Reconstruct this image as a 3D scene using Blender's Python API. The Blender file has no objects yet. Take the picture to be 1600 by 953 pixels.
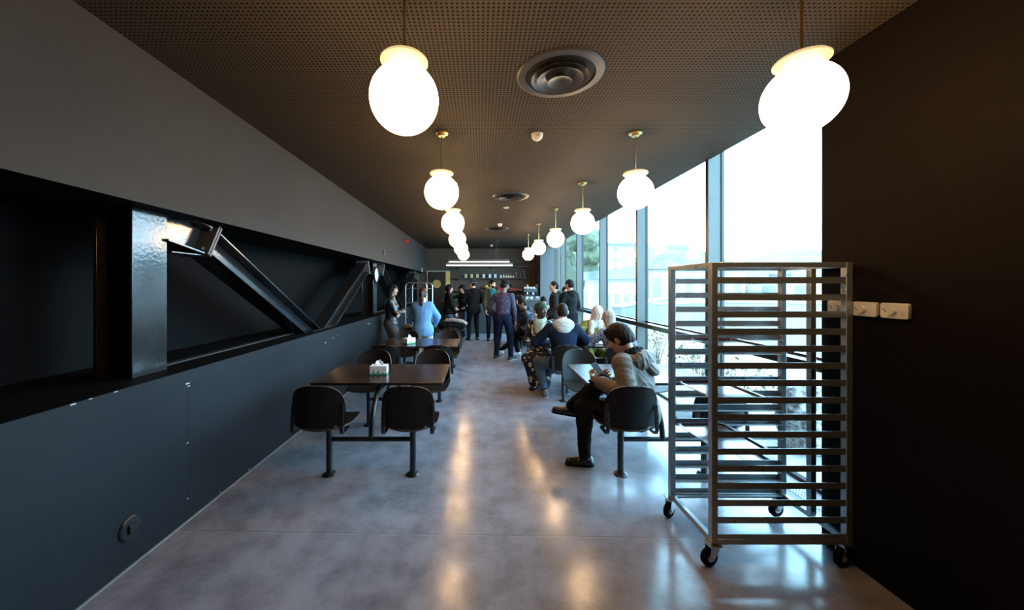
import bpy, math, random
import numpy as np
from mathutils import Vector, Matrix

random.seed(7)
rng = np.random.default_rng(7)
SC = bpy.context.scene
COL = SC.collection

# ------------------------------------------------------------------ camera, sky, sun, exposure
CAM_H = 1.6
cam_d = bpy.data.cameras.new('camera')
cam = bpy.data.objects.new('camera', cam_d)
COL.objects.link(cam)
cam.location = (0, 0, CAM_H)
cam.rotation_euler = (math.pi / 2, 0, 0)
cam_d.sensor_width = 36
cam_d.lens = 36 * 570 / 1600
cam_d.shift_x = 49 / 1600
cam_d.shift_y = -29.5 / 1600
cam_d.clip_start = 0.05
cam_d.clip_end = 500
SC.camera = cam

SKY_COL = (0.37, 0.70, 1.0)
SKY_STRENGTH = 20.5
LAMP_STRENGTH = 29.0
w = bpy.data.worlds.new('sky')
SC.world = w
w.use_nodes = True
wn = w.node_tree.nodes['Background']
wn.inputs[0].default_value = (*SKY_COL, 1)
wn.inputs[1].default_value = SKY_STRENGTH

sun_d = bpy.data.lights.new('sun', 'SUN')
sun_d.energy = 4.0
sun_d.angle = math.radians(0.6)
sun_d.color = (1.0, 0.93, 0.82)
sun = bpy.data.objects.new('sun', sun_d)
COL.objects.link(sun)
sun.rotation_euler = Vector((0.62, 0.30, -0.55)).to_track_quat('-Z', 'Y').to_euler()

SC.view_settings.view_transform = 'Standard'
SC.view_settings.look = 'None'
SC.view_settings.exposure = 0.0
SC.view_settings.gamma = 1.0
SC.view_settings.use_curve_mapping = False
try:
    SC.cycles.use_denoising = True
    SC.cycles.max_bounces = 8
    SC.cycles.diffuse_bounces = 4
    SC.cycles.glossy_bounces = 4
    SC.cycles.transparent_max_bounces = 12
    SC.cycles.sample_clamp_indirect = 6
    SC.cycles.caustics_reflective = False
    SC.cycles.caustics_refractive = False
except Exception:
    pass

# daylight portals in the window opening: they only guide sampling of the sky
def portal(y0, y1):
    d = bpy.data.lights.new('window_portal', 'AREA')
    d.shape = 'RECTANGLE'
    d.size = 3.3
    d.size_y = y1 - y0
    d.cycles.is_portal = True
    o = bpy.data.objects.new('window_portal', d)
    COL.objects.link(o)
    o.location = (2.72, (y0 + y1) / 2, 1.65)
    o.rotation_euler = Vector((-1, 0, 0)).to_track_quat('-Z', 'Y').to_euler()
    # local x -> vertical
    m = Matrix(((0, 0, 1), (0, 1, 0), (-1, 0, 0)))
    o.rotation_euler = m.to_euler()
portal(2.3, 13.3)

# ------------------------------------------------------------------ materials
MATS = {}
def nodes_of(m):
    nt = m.node_tree
    return nt, nt.nodes, nt.links, nt.nodes['Principled BSDF']

def mat(name, col, rough=0.5, metal=0.0, var=0.0, vscale=8.0, bump=0.0, bscale=60.0, spec=0.5, emit=None, estr=0.0, rvar=0.0, coat=0.0):
    if name in MATS:
        return MATS[name]
    m = bpy.data.materials.new(name)
    m.use_nodes = True
    nt, N, L, b = nodes_of(m)
    b.inputs['Base Color'].default_value = (*col, 1)
    b.inputs['Roughness'].default_value = rough
    b.inputs['Metallic'].default_value = metal
    b.inputs['Specular IOR Level'].default_value = spec
    if coat:
        b.inputs['Coat Weight'].default_value = coat
        b.inputs['Coat Roughness'].default_value = 0.15
    tc = N.new('ShaderNodeTexCoord')
    if var or rvar:
        n = N.new('ShaderNodeTexNoise')
        n.inputs['Scale'].default_value = vscale
        n.inputs['Detail'].default_value = 5
        L.new(tc.outputs['Object'], n.inputs['Vector'])
        if var:
            r = N.new('ShaderNodeMapRange')
            r.inputs['From Min'].default_value = 0.3
            r.inputs['From Max'].default_value = 0.7
            r.inputs['To Min'].default_value = 1 - var
            r.inputs['To Max'].default_value = 1 + var
            L.new(n.outputs['Fac'], r.inputs['Value'])
            mx = N.new('ShaderNodeVectorMath')
            mx.operation = 'SCALE'
            mx.inputs[0].default_value = col
            L.new(r.outputs['Result'], mx.inputs['Scale'])
            L.new(mx.outputs['Vector'], b.inputs['Base Color'])
        if rvar:
            r = N.new('ShaderNodeMapRange')
            r.inputs['From Min'].default_value = 0.3
            r.inputs['From Max'].default_value = 0.7
            r.inputs['To Min'].default_value = max(0.02, rough - rvar)
            r.inputs['To Max'].default_value = min(1, rough + rvar)
            L.new(n.outputs['Fac'], r.inputs['Value'])
            L.new(r.outputs['Result'], b.inputs['Roughness'])
    if bump:
        n2 = N.new('ShaderNodeTexNoise')
        n2.inputs['Scale'].default_value = bscale
        n2.inputs['Detail'].default_value = 4
        L.new(tc.outputs['Object'], n2.inputs['Vector'])
        bp = N.new('ShaderNodeBump')
        bp.inputs['Strength'].default_value = bump
        bp.inputs['Distance'].default_value = 0.01
        L.new(n2.outputs['Fac'], bp.inputs['Height'])
        L.new(bp.outputs['Normal'], b.inputs['Normal'])
    if emit:
        b.inputs['Emission Color'].default_value = (*emit, 1)
        b.inputs['Emission Strength'].default_value = estr
    MATS[name] = m
    return m

def spot_mat(name, base, spots, scale=60, thr=0.25, rough=0.8, warp=0.0):
    """cloth with spots in one or more colours: spots = [(colour, threshold)] from Voronoi distance"""
    m = bpy.data.materials.new(name)
    m.use_nodes = True
    nt, N, L, b = nodes_of(m)
    b.inputs['Roughness'].default_value = rough
    tc = N.new('ShaderNodeTexCoord')
    v = N.new('ShaderNodeTexVoronoi')
    v.inputs['Scale'].default_value = scale
    v.inputs['Randomness'].default_value = 0.6 if not warp else 1.0
    L.new(tc.outputs['Object'], v.inputs['Vector'])
    cr = N.new('ShaderNodeValToRGB')
    el = cr.color_ramp.elements
    cr.color_ramp.interpolation = 'CONSTANT'
    el[0].position = 0
    el[0].color = (*spots[0][0], 1)
    el[1].position = spots[-1][1]
    el[1].color = (*base, 1)
    for i in range(1, len(spots)):
        e = el.new(spots[i - 1][1])
        e.color = (*spots[i][0], 1)
    if warp:
        sp = N.new('ShaderNodeTexNoise')
        sp.inputs['Scale'].default_value = scale * 3
        L.new(tc.outputs['Object'], sp.inputs['Vector'])
        ad = N.new('ShaderNodeMath')
        ad.operation = 'MULTIPLY_ADD'
        ad.inputs[1].default_value = warp
        L.new(sp.outputs['Fac'], ad.inputs[0])
        L.new(v.outputs['Distance'], ad.inputs[2])
        L.new(ad.outputs[0], cr.inputs['Fac'])
    else:
        L.new(v.outputs['Distance'], cr.inputs['Fac'])
    L.new(cr.outputs['Color'], b.inputs['Base Color'])
    MATS[name] = m
    return m

def stripe_mat(name, base, line, scale=12, width=0.15, axis=(1, 1), rough=0.85, distort=0.0):
    m = bpy.data.materials.new(name)
    m.use_nodes = True
    nt, N, L, b = nodes_of(m)
    b.inputs['Roughness'].default_value = rough
    tc = N.new('ShaderNodeTexCoord')
    fac = None
    for i, d in enumerate(('X', 'Z')):
        if not axis[i]:
            continue
        wv = N.new('ShaderNodeTexWave')
        wv.wave_type = 'BANDS'
        wv.bands_direction = d
        wv.inputs['Scale'].default_value = scale
        wv.inputs['Distortion'].default_value = distort
        L.new(tc.outputs['Object'], wv.inputs['Vector'])
        gt = N.new('ShaderNodeMath')
        gt.operation = 'GREATER_THAN'
        gt.inputs[1].default_value = 1 - width
        L.new(wv.outputs['Fac'], gt.inputs[0])
        if fac is None:
            fac = gt
        else:
            mxm = N.new('ShaderNodeMath')
            mxm.operation = 'MAXIMUM'
            L.new(fac.outputs[0], mxm.inputs[0])
            L.new(gt.outputs[0], mxm.inputs[1])
            fac = mxm
    mx = N.new('ShaderNodeMix')
    mx.data_type = 'RGBA'
    mx.inputs[6].default_value = (*base, 1)
    mx.inputs[7].default_value = (*line, 1)
    L.new(fac.outputs[0], mx.inputs[0])
    L.new(mx.outputs[2], b.inputs['Base Color'])
    MATS[name] = m
    return m

M_wall = mat('wall_paint', (0.085, 0.060, 0.040), 0.75, var=0.06, vscale=1.5, bump=0.03, bscale=220)
M_upper = mat('upper_wall_paint', (0.043, 0.037, 0.031), 0.75, var=0.06, vscale=1.2, bump=0.03, bscale=220)
M_knee = mat('knee_wall_board', (0.0155, 0.0170, 0.0200), 0.5, spec=0.22, var=0.08, vscale=2.0, rvar=0.05)
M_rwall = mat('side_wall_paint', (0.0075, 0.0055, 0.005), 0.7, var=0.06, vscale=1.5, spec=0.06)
M_seam = mat('panel_gap', (0.004, 0.004, 0.004), 0.9)
M_chip = mat('chipped_plaster', (0.6, 0.6, 0.58), 0.9)
M_recess = mat('recess_paint', (0.0042, 0.0042, 0.0042), 0.7, spec=0.08)
M_steel = mat('black_gloss_steel', (0.022, 0.022, 0.023), 0.15, spec=1.0, bump=0.06, bscale=40, rvar=0.04, vscale=6)
M_edge = mat('worn_edge_steel', (0.12, 0.12, 0.125), 0.4)
M_brass = mat('brass', (0.72, 0.50, 0.20), 0.28, 1.0)
M_glow = mat('opal_glass', (0.9, 0.88, 0.82), 0.3, emit=(1.0, 0.60, 0.27), estr=LAMP_STRENGTH)
M_glow2 = mat('opal_glass_collar', (0.22, 0.19, 0.10), 0.3, emit=(1.0, 0.74, 0.36), estr=0.75)
M_blackmetal = mat('black_powder_coat', (0.012, 0.012, 0.013), 0.32, spec=0.6)
M_ply = mat('dark_stained_ply', (0.0125, 0.0088, 0.0072), 0.42, var=0.15, vscale=14, spec=0.25)
M_plyedge = mat('ply_edge', (0.075, 0.045, 0.03), 0.5)
M_table = mat('dark_wood_laminate', (0.030, 0.0145, 0.0085), 0.25, var=0.10, vscale=30, spec=0.5)
M_chrome = mat('chrome', (0.7, 0.7, 0.7), 0.15, 1.0)
M_alu = mat('rack_aluminium', (0.41, 0.45, 0.47), 0.34, 0.72, rvar=0.08, vscale=20)
M_zinc = mat('zinc_plate', (0.62, 0.62, 0.60), 0.30, 1.0)
M_rubber = mat('black_rubber', (0.0042, 0.0042, 0.0042), 0.7, spec=0.08)
M_traytop = mat('tray_laminate', (0.06, 0.035, 0.03), 0.12, spec=0.8)
M_trayrim = mat('tray_rim', (0.05, 0.018, 0.012), 0.2)
M_mull = mat('window_profile', (0.085, 0.083, 0.068), 0.38, var=0.05, vscale=3)
M_mulldark = mat('gasket_and_nose_shade', (0.008, 0.008, 0.01), 0.4)
M_rail = mat('transom_black', (0.02, 0.018, 0.016), 0.18, spec=0.7)
M_white = mat('white_plastic', (0.72, 0.69, 0.62), 0.4)
M_whitep = mat('white_paper', (0.82, 0.85, 0.86), 0.7)
M_teal = mat('teal_print', (0.02, 0.33, 0.29), 0.5)
M_green = mat('green_print', (0.03, 0.30, 0.12), 0.5)
M_red = mat('red_plastic', (0.60, 0.02, 0.02), 0.3)
M_grey = mat('grey_plastic', (0.16, 0.16, 0.16), 0.5)
M_yellow = mat('yellow_wood', (0.80, 0.50, 0.16), 0.45, var=0.06, vscale=5)
M_gold = mat('gold_disc', (0.50, 0.31, 0.085), 0.45)
M_door = mat('door_black', (0.010, 0.009, 0.009), 0.45)
M_shelf = mat('shelf_metal', (0.10, 0.11, 0.105), 0.4)
M_counter = mat('counter_panel', (0.035, 0.036, 0.036), 0.55)
M_ctop = mat('counter_top', (0.10, 0.11, 0.11), 0.35)
M_tube = mat('lamp_tube', (0.9, 0.88, 0.9), 0.4, emit=(1.0, 0.90, 0.93), estr=2.4)
M_diff = mat('diffuser_grey', (0.055, 0.05, 0.045), 0.38, spec=0.6)
M_black = mat('matte_black', (0.005, 0.005, 0.005), 0.8)
M_cup = mat('white_porcelain', (0.8, 0.8, 0.78), 0.2)

# ------------------------------------------------------------------ mesh helpers
class MB:
    def __init__(self):
        self.v = []
        self.f = []
        self.mi = []
        self.cur = 0
    def add(self, vs, fs):
        o = len(self.v)
        self.v.extend([tuple(p) for p in vs])
        for q in fs:
            self.f.append(tuple(i + o for i in q))
            self.mi.append(self.cur)
        return self
    def m(self, i):
        self.cur = i
        return self
    def box(self, x0, x1, y0, y1, z0, z1):
        vs = [(x, y, z) for x in (x0, x1) for y in (y0, y1) for z in (z0, z1)]
        fs = [(0, 1, 3, 2), (4, 6, 7, 5), (0, 4, 5, 1), (2, 3, 7, 6), (0, 2, 6, 4), (1, 5, 7, 3)]
        return self.add(vs, fs)
    def obox(self, c, R, h):
        """oriented box: centre, 3x3 columns, half sizes"""
        c = np.array(c, float)
        R = np.array(R, float)
        vs = [c + R @ (np.array(s) * np.array(h)) for s in [(x, y, z) for x in (-1, 1) for y in (-1, 1) for z in (-1, 1)]]
        fs = [(0, 1, 3, 2), (4, 6, 7, 5), (0, 4, 5, 1), (2, 3, 7, 6), (0, 2, 6, 4), (1, 5, 7, 3)]
        return self.add(vs, fs)
    def bar(self, a, b, wdt, hgt, up=(0, 0, 1)):
        a = np.array(a, float); b = np.array(b, float)
        d = b - a; l = np.linalg.norm(d); d /= l
        up = np.array(up, float)
        s = np.cross(d, up)
        if np.linalg.norm(s) < 1e-6:
            s = np.cross(d, (1, 0, 0))
        s /= np.linalg.norm(s)
        u = np.cross(s, d)
        return self.obox((a + b) / 2, np.stack([s, d, u], 1), (wdt / 2, l / 2, hgt / 2))
    def tube(self, pts, r, n=12, caps=True):
        pts = [np.array(p, float) for p in pts]
        rs = r if isinstance(r, (list, tuple)) else [r] * len(pts)
        vs = []
        prev = None
        for i, p in enumerate(pts):
            d = pts[min(i + 1, len(pts) - 1)] - pts[max(i - 1, 0)]
            d /= np.linalg.norm(d)
            if prev is None:
                ref = np.array((0, 0, 1.0)) if abs(d[2]) < 0.9 else np.array((1.0, 0, 0))
                s = np.cross(d, ref)
            else:
                s = prev - d * np.dot(prev, d)
            s /= np.linalg.norm(s)
            prev = s
            t = np.cross(d, s)
            for k in range(n):
                a = 2 * math.pi * k / n
                vs.append(p + rs[i] * (math.cos(a) * s + math.sin(a) * t))
        fs = []
        for i in range(len(pts) - 1):
            for k in range(n):
                k2 = (k + 1) % n
                fs.append((i * n + k, i * n + k2, (i + 1) * n + k2, (i + 1) * n + k))
        if caps:
            fs.append(tuple(range(n - 1, -1, -1)))
            fs.append(tuple((len(pts) - 1) * n + k for k in range(n)))
        return self.add(vs, fs)
    def lathe(self, prof, c=(0, 0, 0), n=32, axis='z'):
        """prof: list of (r, h); revolved about the axis through c"""
        vs = []
        for r, h in prof:
            for k in range(n):
                a = 2 * math.pi * k / n
                x, y = r * math.cos(a), r * math.sin(a)
                p = {'z': (x, y, h), 'x': (h, x, y), 'y': (y, h, x)}[axis]
                vs.append((p[0] + c[0], p[1] + c[1], p[2] + c[2]))
        fs = []
        for i in range(len(prof) - 1):
            for k in range(n):
                k2 = (k + 1) % n
                fs.append((i * n + k, i * n + k2, (i + 1) * n + k2, (i + 1) * n + k))
        if prof[0][0] > 1e-5 and prof[-1][0] > 1e-5:       # an open ring: close the profile on itself
            i = len(prof) - 1
            for k in range(n):
                k2 = (k + 1) % n
                fs.append((i * n + k, i * n + k2, k2, k))
        elif prof[0][0] > 1e-5:
            fs.append(tuple(range(n - 1, -1, -1)))
        elif prof[-1][0] > 1e-5:
            fs.append(tuple((len(prof) - 1) * n + k for k in range(n)))
        return self.add(vs, fs)
    def ell(self, c, r, nu=24, nv=16, R=None):
        vs = []
        R = np.eye(3) if R is None else np.array(R)
        for j in range(nv + 1):
            t = math.pi * j / nv
            for i in range(nu):
                a = 2 * math.pi * i / nu
                vs.append(np.array(c) + R @ np.array((r[0] * math.sin(t) * math.cos(a), r[1] * math.sin(t) * math.sin(a), r[2] * math.cos(t))))
        fs = []
        for j in range(nv):
            for i in range(nu):
                i2 = (i + 1) % nu
                fs.append((j * nu + i, (j + 1) * nu + i, (j + 1) * nu + i2, j * nu + i2))
        return self.add(vs, fs)
    def prism(self, poly, z0, z1, axis='z', off=(0, 0, 0)):
        n = len(poly)
        vs = []
        for z in (z0, z1):
            for (a, b) in poly:
                p = {'z': (a, b, z), 'y': (a, z, b), 'x': (z, a, b)}[axis]
                vs.append((p[0] + off[0], p[1] + off[1], p[2] + off[2]))
        fs = [tuple(range(n - 1, -1, -1)), tuple(range(n, 2 * n))]
        for i in range(n):
            j = (i + 1) % n
            fs.append((i, j, n + j, n + i))
        return self.add(vs, fs)
    def shell(self, P, nu, nv, th):
        """sheet P(u,v) (u in -1..1, v in 0..1) with thickness th"""
        G = np.array([[P(-1 + 2 * i / nu, j / nv) for i in range(nu + 1)] for j in range(nv + 1)], float)
        du = np.gradient(G, axis=1)
        dv = np.gradient(G, axis=0)
        nrm = np.cross(du, dv)
        ln = np.linalg.norm(nrm, axis=2, keepdims=True)
        nrm = nrm / np.maximum(ln, 1e-9)
        A = (G + nrm * th / 2).reshape(-1, 3)
        B = (G - nrm * th / 2).reshape(-1, 3)
        w_ = nu + 1
        n = w_ * (nv + 1)
        fs = []
        for j in range(nv):
            for i in range(nu):
                a = j * w_ + i
                fs.append((a, a + 1, a + w_ + 1, a + w_))
                fs.append((n + a, n + a + w_, n + a + w_ + 1, n + a + 1))
        ring = [i for i in range(w_)] + [j * w_ + nu for j in range(1, nv + 1)] + [nv * w_ + i for i in range(nu - 1, -1, -1)] + [j * w_ for j in range(nv - 1, 0, -1)]
        base = len(self.f)
        self.add(list(A) + list(B), fs)
        o = len(self.v) - 2 * n
        for k in range(len(ring)):
            a, b = ring[k], ring[(k + 1) % len(ring)]
            self.f.append((o + b, o + a, o + n + a, o + n + b))
            self.mi.append(self.cur + 1)
        return self
    def build(self, name, mats, parent=None, loc=(0, 0, 0), smooth=0.6, bevel=0.0):
        me = bpy.data.meshes.new(name)
        me.from_pydata([tuple(map(float, p)) for p in self.v], [], self.f)
        if not isinstance(mats, (list, tuple)):
            mats = [mats]
        for mm in mats:
            me.materials.append(mm)
        me.polygons.foreach_set('material_index', [min(i, len(mats) - 1) for i in self.mi])
        me.update()
        if smooth:
            me.polygons.foreach_set('use_smooth', [True] * len(me.polygons))
            me.set_sharp_from_angle(angle=smooth)
        me.validate()
        o = bpy.data.objects.new(name, me)
        COL.objects.link(o)
        o.location = loc
        if parent is not None:
            o.parent = parent
        if bevel:
            md = o.modifiers.new('bevel', 'BEVEL')
            md.width = bevel
            md.segments = 2
            md.limit_method = 'ANGLE'
            md.angle_limit = 0.7
        return o

def tag(o, label, cat, group=None, kind=None):
    o['label'] = label
    o['category'] = cat
    if group:
        o['group'] = group
    if kind:
        o['kind'] = kind
    return o

def thing(name, label, cat, loc=(0, 0, 0), rz=0.0, group=None, kind=None):
    o = bpy.data.objects.new(name, None)
    o.empty_display_size = 0.1
    COL.objects.link(o)
    o.location = loc
    o.rotation_euler = (0, 0, rz)
    return tag(o, label, cat, group, kind)

def structure(o, label, cat):
    o['kind'] = 'structure'
    o['label'] = label
    o['category'] = cat
    return o

def dup(src, loc, rz=None, label=None):
    r = src.copy()
    COL.objects.link(r)
    r.location = loc
    if rz is not None:
        r.rotation_euler = (0, 0, rz)
    if label:
        r['label'] = label
    def rec(a, b):
        for ch in list(a.children):
            c = ch.copy()
            COL.objects.link(c)
            c.parent = b
            rec(ch, c)
    rec(src, r)
    return r
# ------------------------------------------------------------------ room shell
CEIL = 3.0
YB = 13.6          # end wall
YF = -2.6          # wall behind the camera
XL = -2.0          # left wall plane
XR = 2.145         # side wall plane on the right
XG = 2.65          # glass plane
LEDGE = 1.026
SOFF = 2.09

def floor_material():
    m = bpy.data.materials.new('polished_concrete')
    m.use_nodes = True
    nt, N, L, b = nodes_of(m)
    g = N.new('ShaderNodeNewGeometry')
    def noise(scale, detail, rough=0.5):
        n = N.new('ShaderNodeTexNoise')
        n.inputs['Scale'].default_value = scale
        n.inputs['Detail'].default_value = detail
        n.inputs['Roughness'].default_value = rough
        L.new(g.outputs['Position'], n.inputs['Vector'])
        return n
    n1 = noise(1.1, 6, 0.6)
    n2 = noise(4.5, 8, 0.65)
    n3 = noise(60, 3)
    a = N.new('ShaderNodeMath'); a.operation = 'MULTIPLY_ADD'
    L.new(n1.outputs['Fac'], a.inputs[0]); a.inputs[1].default_value = 0.6
    L.new(n2.outputs['Fac'], a.inputs[2])
    a2 = N.new('ShaderNodeMath'); a2.operation = 'MULTIPLY_ADD'
    L.new(n3.outputs['Fac'], a2.inputs[0]); a2.inputs[1].default_value = 0.12
    L.new(a.outputs[0], a2.inputs[2])
    cr = N.new('ShaderNodeValToRGB')
    cr.color_ramp.elements[0].position = 0.60
    cr.color_ramp.elements[0].color = (0.158, 0.144, 0.162, 1)
    cr.color_ramp.elements[1].position = 1.06
    cr.color_ramp.elements[1].color = (0.335, 0.312, 0.345, 1)
    L.new(a2.outputs[0], cr.inputs['Fac'])
    # expansion joint across the room
    sp = N.new('ShaderNodeSeparateXYZ')
    L.new(g.outputs['Position'], sp.inputs[0])
    def line(sock, c, hw):
        s = N.new('ShaderNodeMath'); s.operation = 'SUBTRACT'; s.inputs[1].default_value = c
        L.new(sock, s.inputs[0])
        ab = N.new('ShaderNodeMath'); ab.operation = 'ABSOLUTE'
        L.new(s.outputs[0], ab.inputs[0])
        lt = N.new('ShaderNodeMath'); lt.operation = 'LESS_THAN'; lt.inputs[1].default_value = hw
        L.new(ab.outputs[0], lt.inputs[0])
        return lt
    sl = N.new('ShaderNodeMath'); sl.operation = 'MULTIPLY_ADD'; sl.inputs[1].default_value = 0.022
    L.new(sp.outputs['X'], sl.inputs[0]); L.new(sp.outputs['Y'], sl.inputs[2])
    j1 = line(sl.outputs[0], 2.345, 0.0022)
    mx = N.new('ShaderNodeMix'); mx.data_type = 'RGBA'
    mx.inputs[7].default_value = (0.05, 0.05, 0.05, 1)
    L.new(j1.outputs[0], mx.inputs[0]); L.new(cr.outputs['Color'], mx.inputs[6])
    j2 = line(sl.outputs[0], 2.3405, 0.0015)
    mx2 = N.new('ShaderNodeMix'); mx2.data_type = 'RGBA'
    mx2.inputs[7].default_value = (0.55, 0.55, 0.55, 1)
    L.new(j2.outputs[0], mx2.inputs[0]); L.new(mx.outputs[2], mx2.inputs[6])
    # fine scratches: stretched noise
    L.new(mx2.outputs[2], b.inputs['Base Color'])
    rr = N.new('ShaderNodeMapRange')
    rr.inputs['From Min'].default_value = 0.5
    rr.inputs['From Max'].default_value = 1.1
    rr.inputs['To Min'].default_value = 0.23
    rr.inputs['To Max'].default_value = 0.14
    L.new(a.outputs[0], rr.inputs['Value'])
    L.new(rr.outputs['Result'], b.inputs['Roughness'])
    b.inputs['Specular IOR Level'].default_value = 0.5
    bp = N.new('ShaderNodeBump'); bp.inputs['Strength'].default_value = 0.06; bp.inputs['Distance'].default_value = 0.01
    L.new(n2.outputs['Fac'], bp.inputs['Height']); L.new(bp.outputs['Normal'], b.inputs['Normal'])
    return m

def ceiling_material():
    m = bpy.data.materials.new('perforated_panel')
    m.use_nodes = True
    nt, N, L, b = nodes_of(m)
    g = N.new('ShaderNodeNewGeometry')
    sp = N.new('ShaderNodeSeparateXYZ'); L.new(g.outputs['Position'], sp.inputs[0])
    P = 0.026
    def cell(sock):
        d = N.new('ShaderNodeMath'); d.operation = 'DIVIDE'; d.inputs[1].default_value = P; L.new(sock, d.inputs[0])
        f = N.new('ShaderNodeMath'); f.operation = 'FRACT'; L.new(d.outputs[0], f.inputs[0])
        s = N.new('ShaderNodeMath'); s.operation = 'SUBTRACT'; s.inputs[1].default_value = 0.5; L.new(f.outputs[0], s.inputs[0])
        q = N.new('ShaderNodeMath'); q.operation = 'MULTIPLY'; L.new(s.outputs[0], q.inputs[0]); L.new(s.outputs[0], q.inputs[1])
        return q
    x, y = cell(sp.outputs['X']), cell(sp.outputs['Y'])
    ad = N.new('ShaderNodeMath'); ad.operation = 'ADD'; L.new(x.outputs[0], ad.inputs[0]); L.new(y.outputs[0], ad.inputs[1])
    lt = N.new('ShaderNodeMath'); lt.operation = 'LESS_THAN'; lt.inputs[1].default_value = 0.262 ** 2; L.new(ad.outputs[0], lt.inputs[0])
    mx = N.new('ShaderNodeMix'); mx.data_type = 'RGBA'
    mx.inputs[6].default_value = (0.074, 0.060, 0.042, 1)
    mx.inputs[7].default_value = (0.003, 0.0025, 0.002, 1)
    L.new(lt.outputs[0], mx.inputs[0]); L.new(mx.outputs[2], b.inputs['Base Color'])
    b.inputs['Roughness'].default_value = 0.75
    b.inputs['Specular IOR Level'].default_value = 0.12
    return m

def slat_ctr():
    pass

o = MB().box(XL - 0.8, XG + 0.05, YF, YB + 0.3, -0.25, 0.0).build('floor', floor_material())
structure(o, 'mottled grey polished concrete floor of the canteen', 'floor')
o = MB().box(XL - 0.8, 2.53, YF, YB + 0.3, CEIL, CEIL + 0.5).build('ceiling', ceiling_material())
structure(o, 'dark brown perforated acoustic ceiling', 'ceiling')
# upper left wall with its soffit, the recess and the knee wall
b = MB().box(XL - 0.8, XL, YF, YB, SOFF + .002, CEIL)
b.m(1).box(XL - 0.8, XL, YF, YB, SOFF, SOFF + .002)
o = b.build('wall_left', [M_upper, M_recess])
structure(o, 'dark grey upper wall above the steel truss recess', 'wall')
b = MB().box(XL - 0.95, XL - 0.75, YF, YB, 0.0, CEIL)
o = b.build('wall_left_recess', M_recess)
structure(o, 'black back wall of the steel truss recess', 'wall')
b = MB().box(XL - 0.75, XL, YF, YB, 0.0, LEDGE - .002)
b.m(3).box(XL - 0.75, XL - .003, YF, YB, LEDGE - .002, LEDGE)
b.m(1)
e = XL + 0.0006
def seam_y(y, z0, z1, wd=0.004):
    b.box(XL, e, y - wd / 2, y + wd / 2, z0, z1)
def seam_z(y0, y1, z, wd=0.003):
    b.box(XL, e, y0, y1, z - wd / 2, z + wd / 2)
seam_y(2.5, 0.15, 0.93)
seam_z(2.5, 3.99, 0.93)
seam_y(3.99, 0.15, 0.93, 0.003)
seam_y(2.5, 0.93, LEDGE - 0.02, 0.0015)
seam_y(5.95, 0.15, 0.93, 0.003)
seam_z(5.95, 7.4, 0.93)
seam_y(7.4, 0.15, 0.93, 0.003)
seam_z(9.4, 10.9, 0.93)
b.m(2)
cr_ = random.Random(3)
for (y, z, s) in [(1.79, LEDGE - .006, .010), (1.87, LEDGE - .004, .006), (2.0, LEDGE - .005, .007), (2.49, 0.935, .012), (2.5, 0.915, .008),
                  (2.49, .53, .007), (2.49, .15, .006), (4.7, .87, .012), (4.95, .90, .010), (5.1, .91, .008), (5.3, .80, .006), (6.5, .93, .018), (6.6, .92, .012),
                  (4.0, .74, .006), (6.9, .72, .006), (7.1, .80, .005), (3.15, .02, .006), (2.8, .02, .005)]:
    b.box(XL, e + .0006, y - s * 1.3, y + s * 1.3, z - s * .35, z + s * .35)
o = b.build('wall_left_knee', [M_knee, M_seam, M_chip, M_recess], smooth=0)
structure(o, 'blue-grey lit low wall with access panels under the truss', 'wall')
# light strip of sealant at the foot of the knee wall
o = MB().box(XL, XL + 0.012, YF, 12.4, 0.0, 0.006).build('trim_1', mat('floor_sealant', (0.28, 0.30, 0.31), 0.6))
structure(o, 'thin grey sealant strip at the foot of the low wall', 'trim')
# flat steel cover strip lying in the ledge
o = MB().box(-2.31, -2.25, 2.6, 4.5, LEDGE, LEDGE + 0.012).box(-2.31, -2.25, 7.75, 9.3, LEDGE, LEDGE + 0.012).build('trim_2', mat('ledge_strip', (0.03, 0.03, 0.03), 0.45), bevel=0.002)
structure(o, 'dull black strip lying along the truss ledge', 'trim')
# right side wall (ends where the window wall starts)
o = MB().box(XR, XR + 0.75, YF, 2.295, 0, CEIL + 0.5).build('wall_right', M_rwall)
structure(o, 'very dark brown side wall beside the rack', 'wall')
o = MB().box(XL - 0.95, XR + 0.75, YF - 0.2, YF, 0, CEIL + 0.5).build('wall_front', mat('front_wall_bounce_grey', (0.20, 0.24, 0.27), 0.7))  # unseen wall, its cool grey lightened to brighten reflections in the rack
structure(o, 'unseen cool grey wall behind the viewer', 'wall')
# end wall and the pier by the windows
o = MB().box(XL - 0.95, XG + 0.4, YB, YB + 0.25, 0, CEIL + 0.5).build('wall_back', M_wall)
structure(o, 'dark end wall behind the bar', 'wall')
o = MB().box(2.04, 2.5, 12.45, YB, 0, CEIL).build('wall_back_pier', mat('pier_paint', (0.095, 0.098, 0.10), 0.6))
structure(o, 'blue-grey pier between the bar and the windows', 'wall')
# header over the glass
o = MB().box(2.53, XG + 0.12, 2.2, YB, CEIL + 0.32, CEIL + 0.5).build('trim_3', M_mulldark)
structure(o, 'dark header above the window glass', 'trim')

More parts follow.
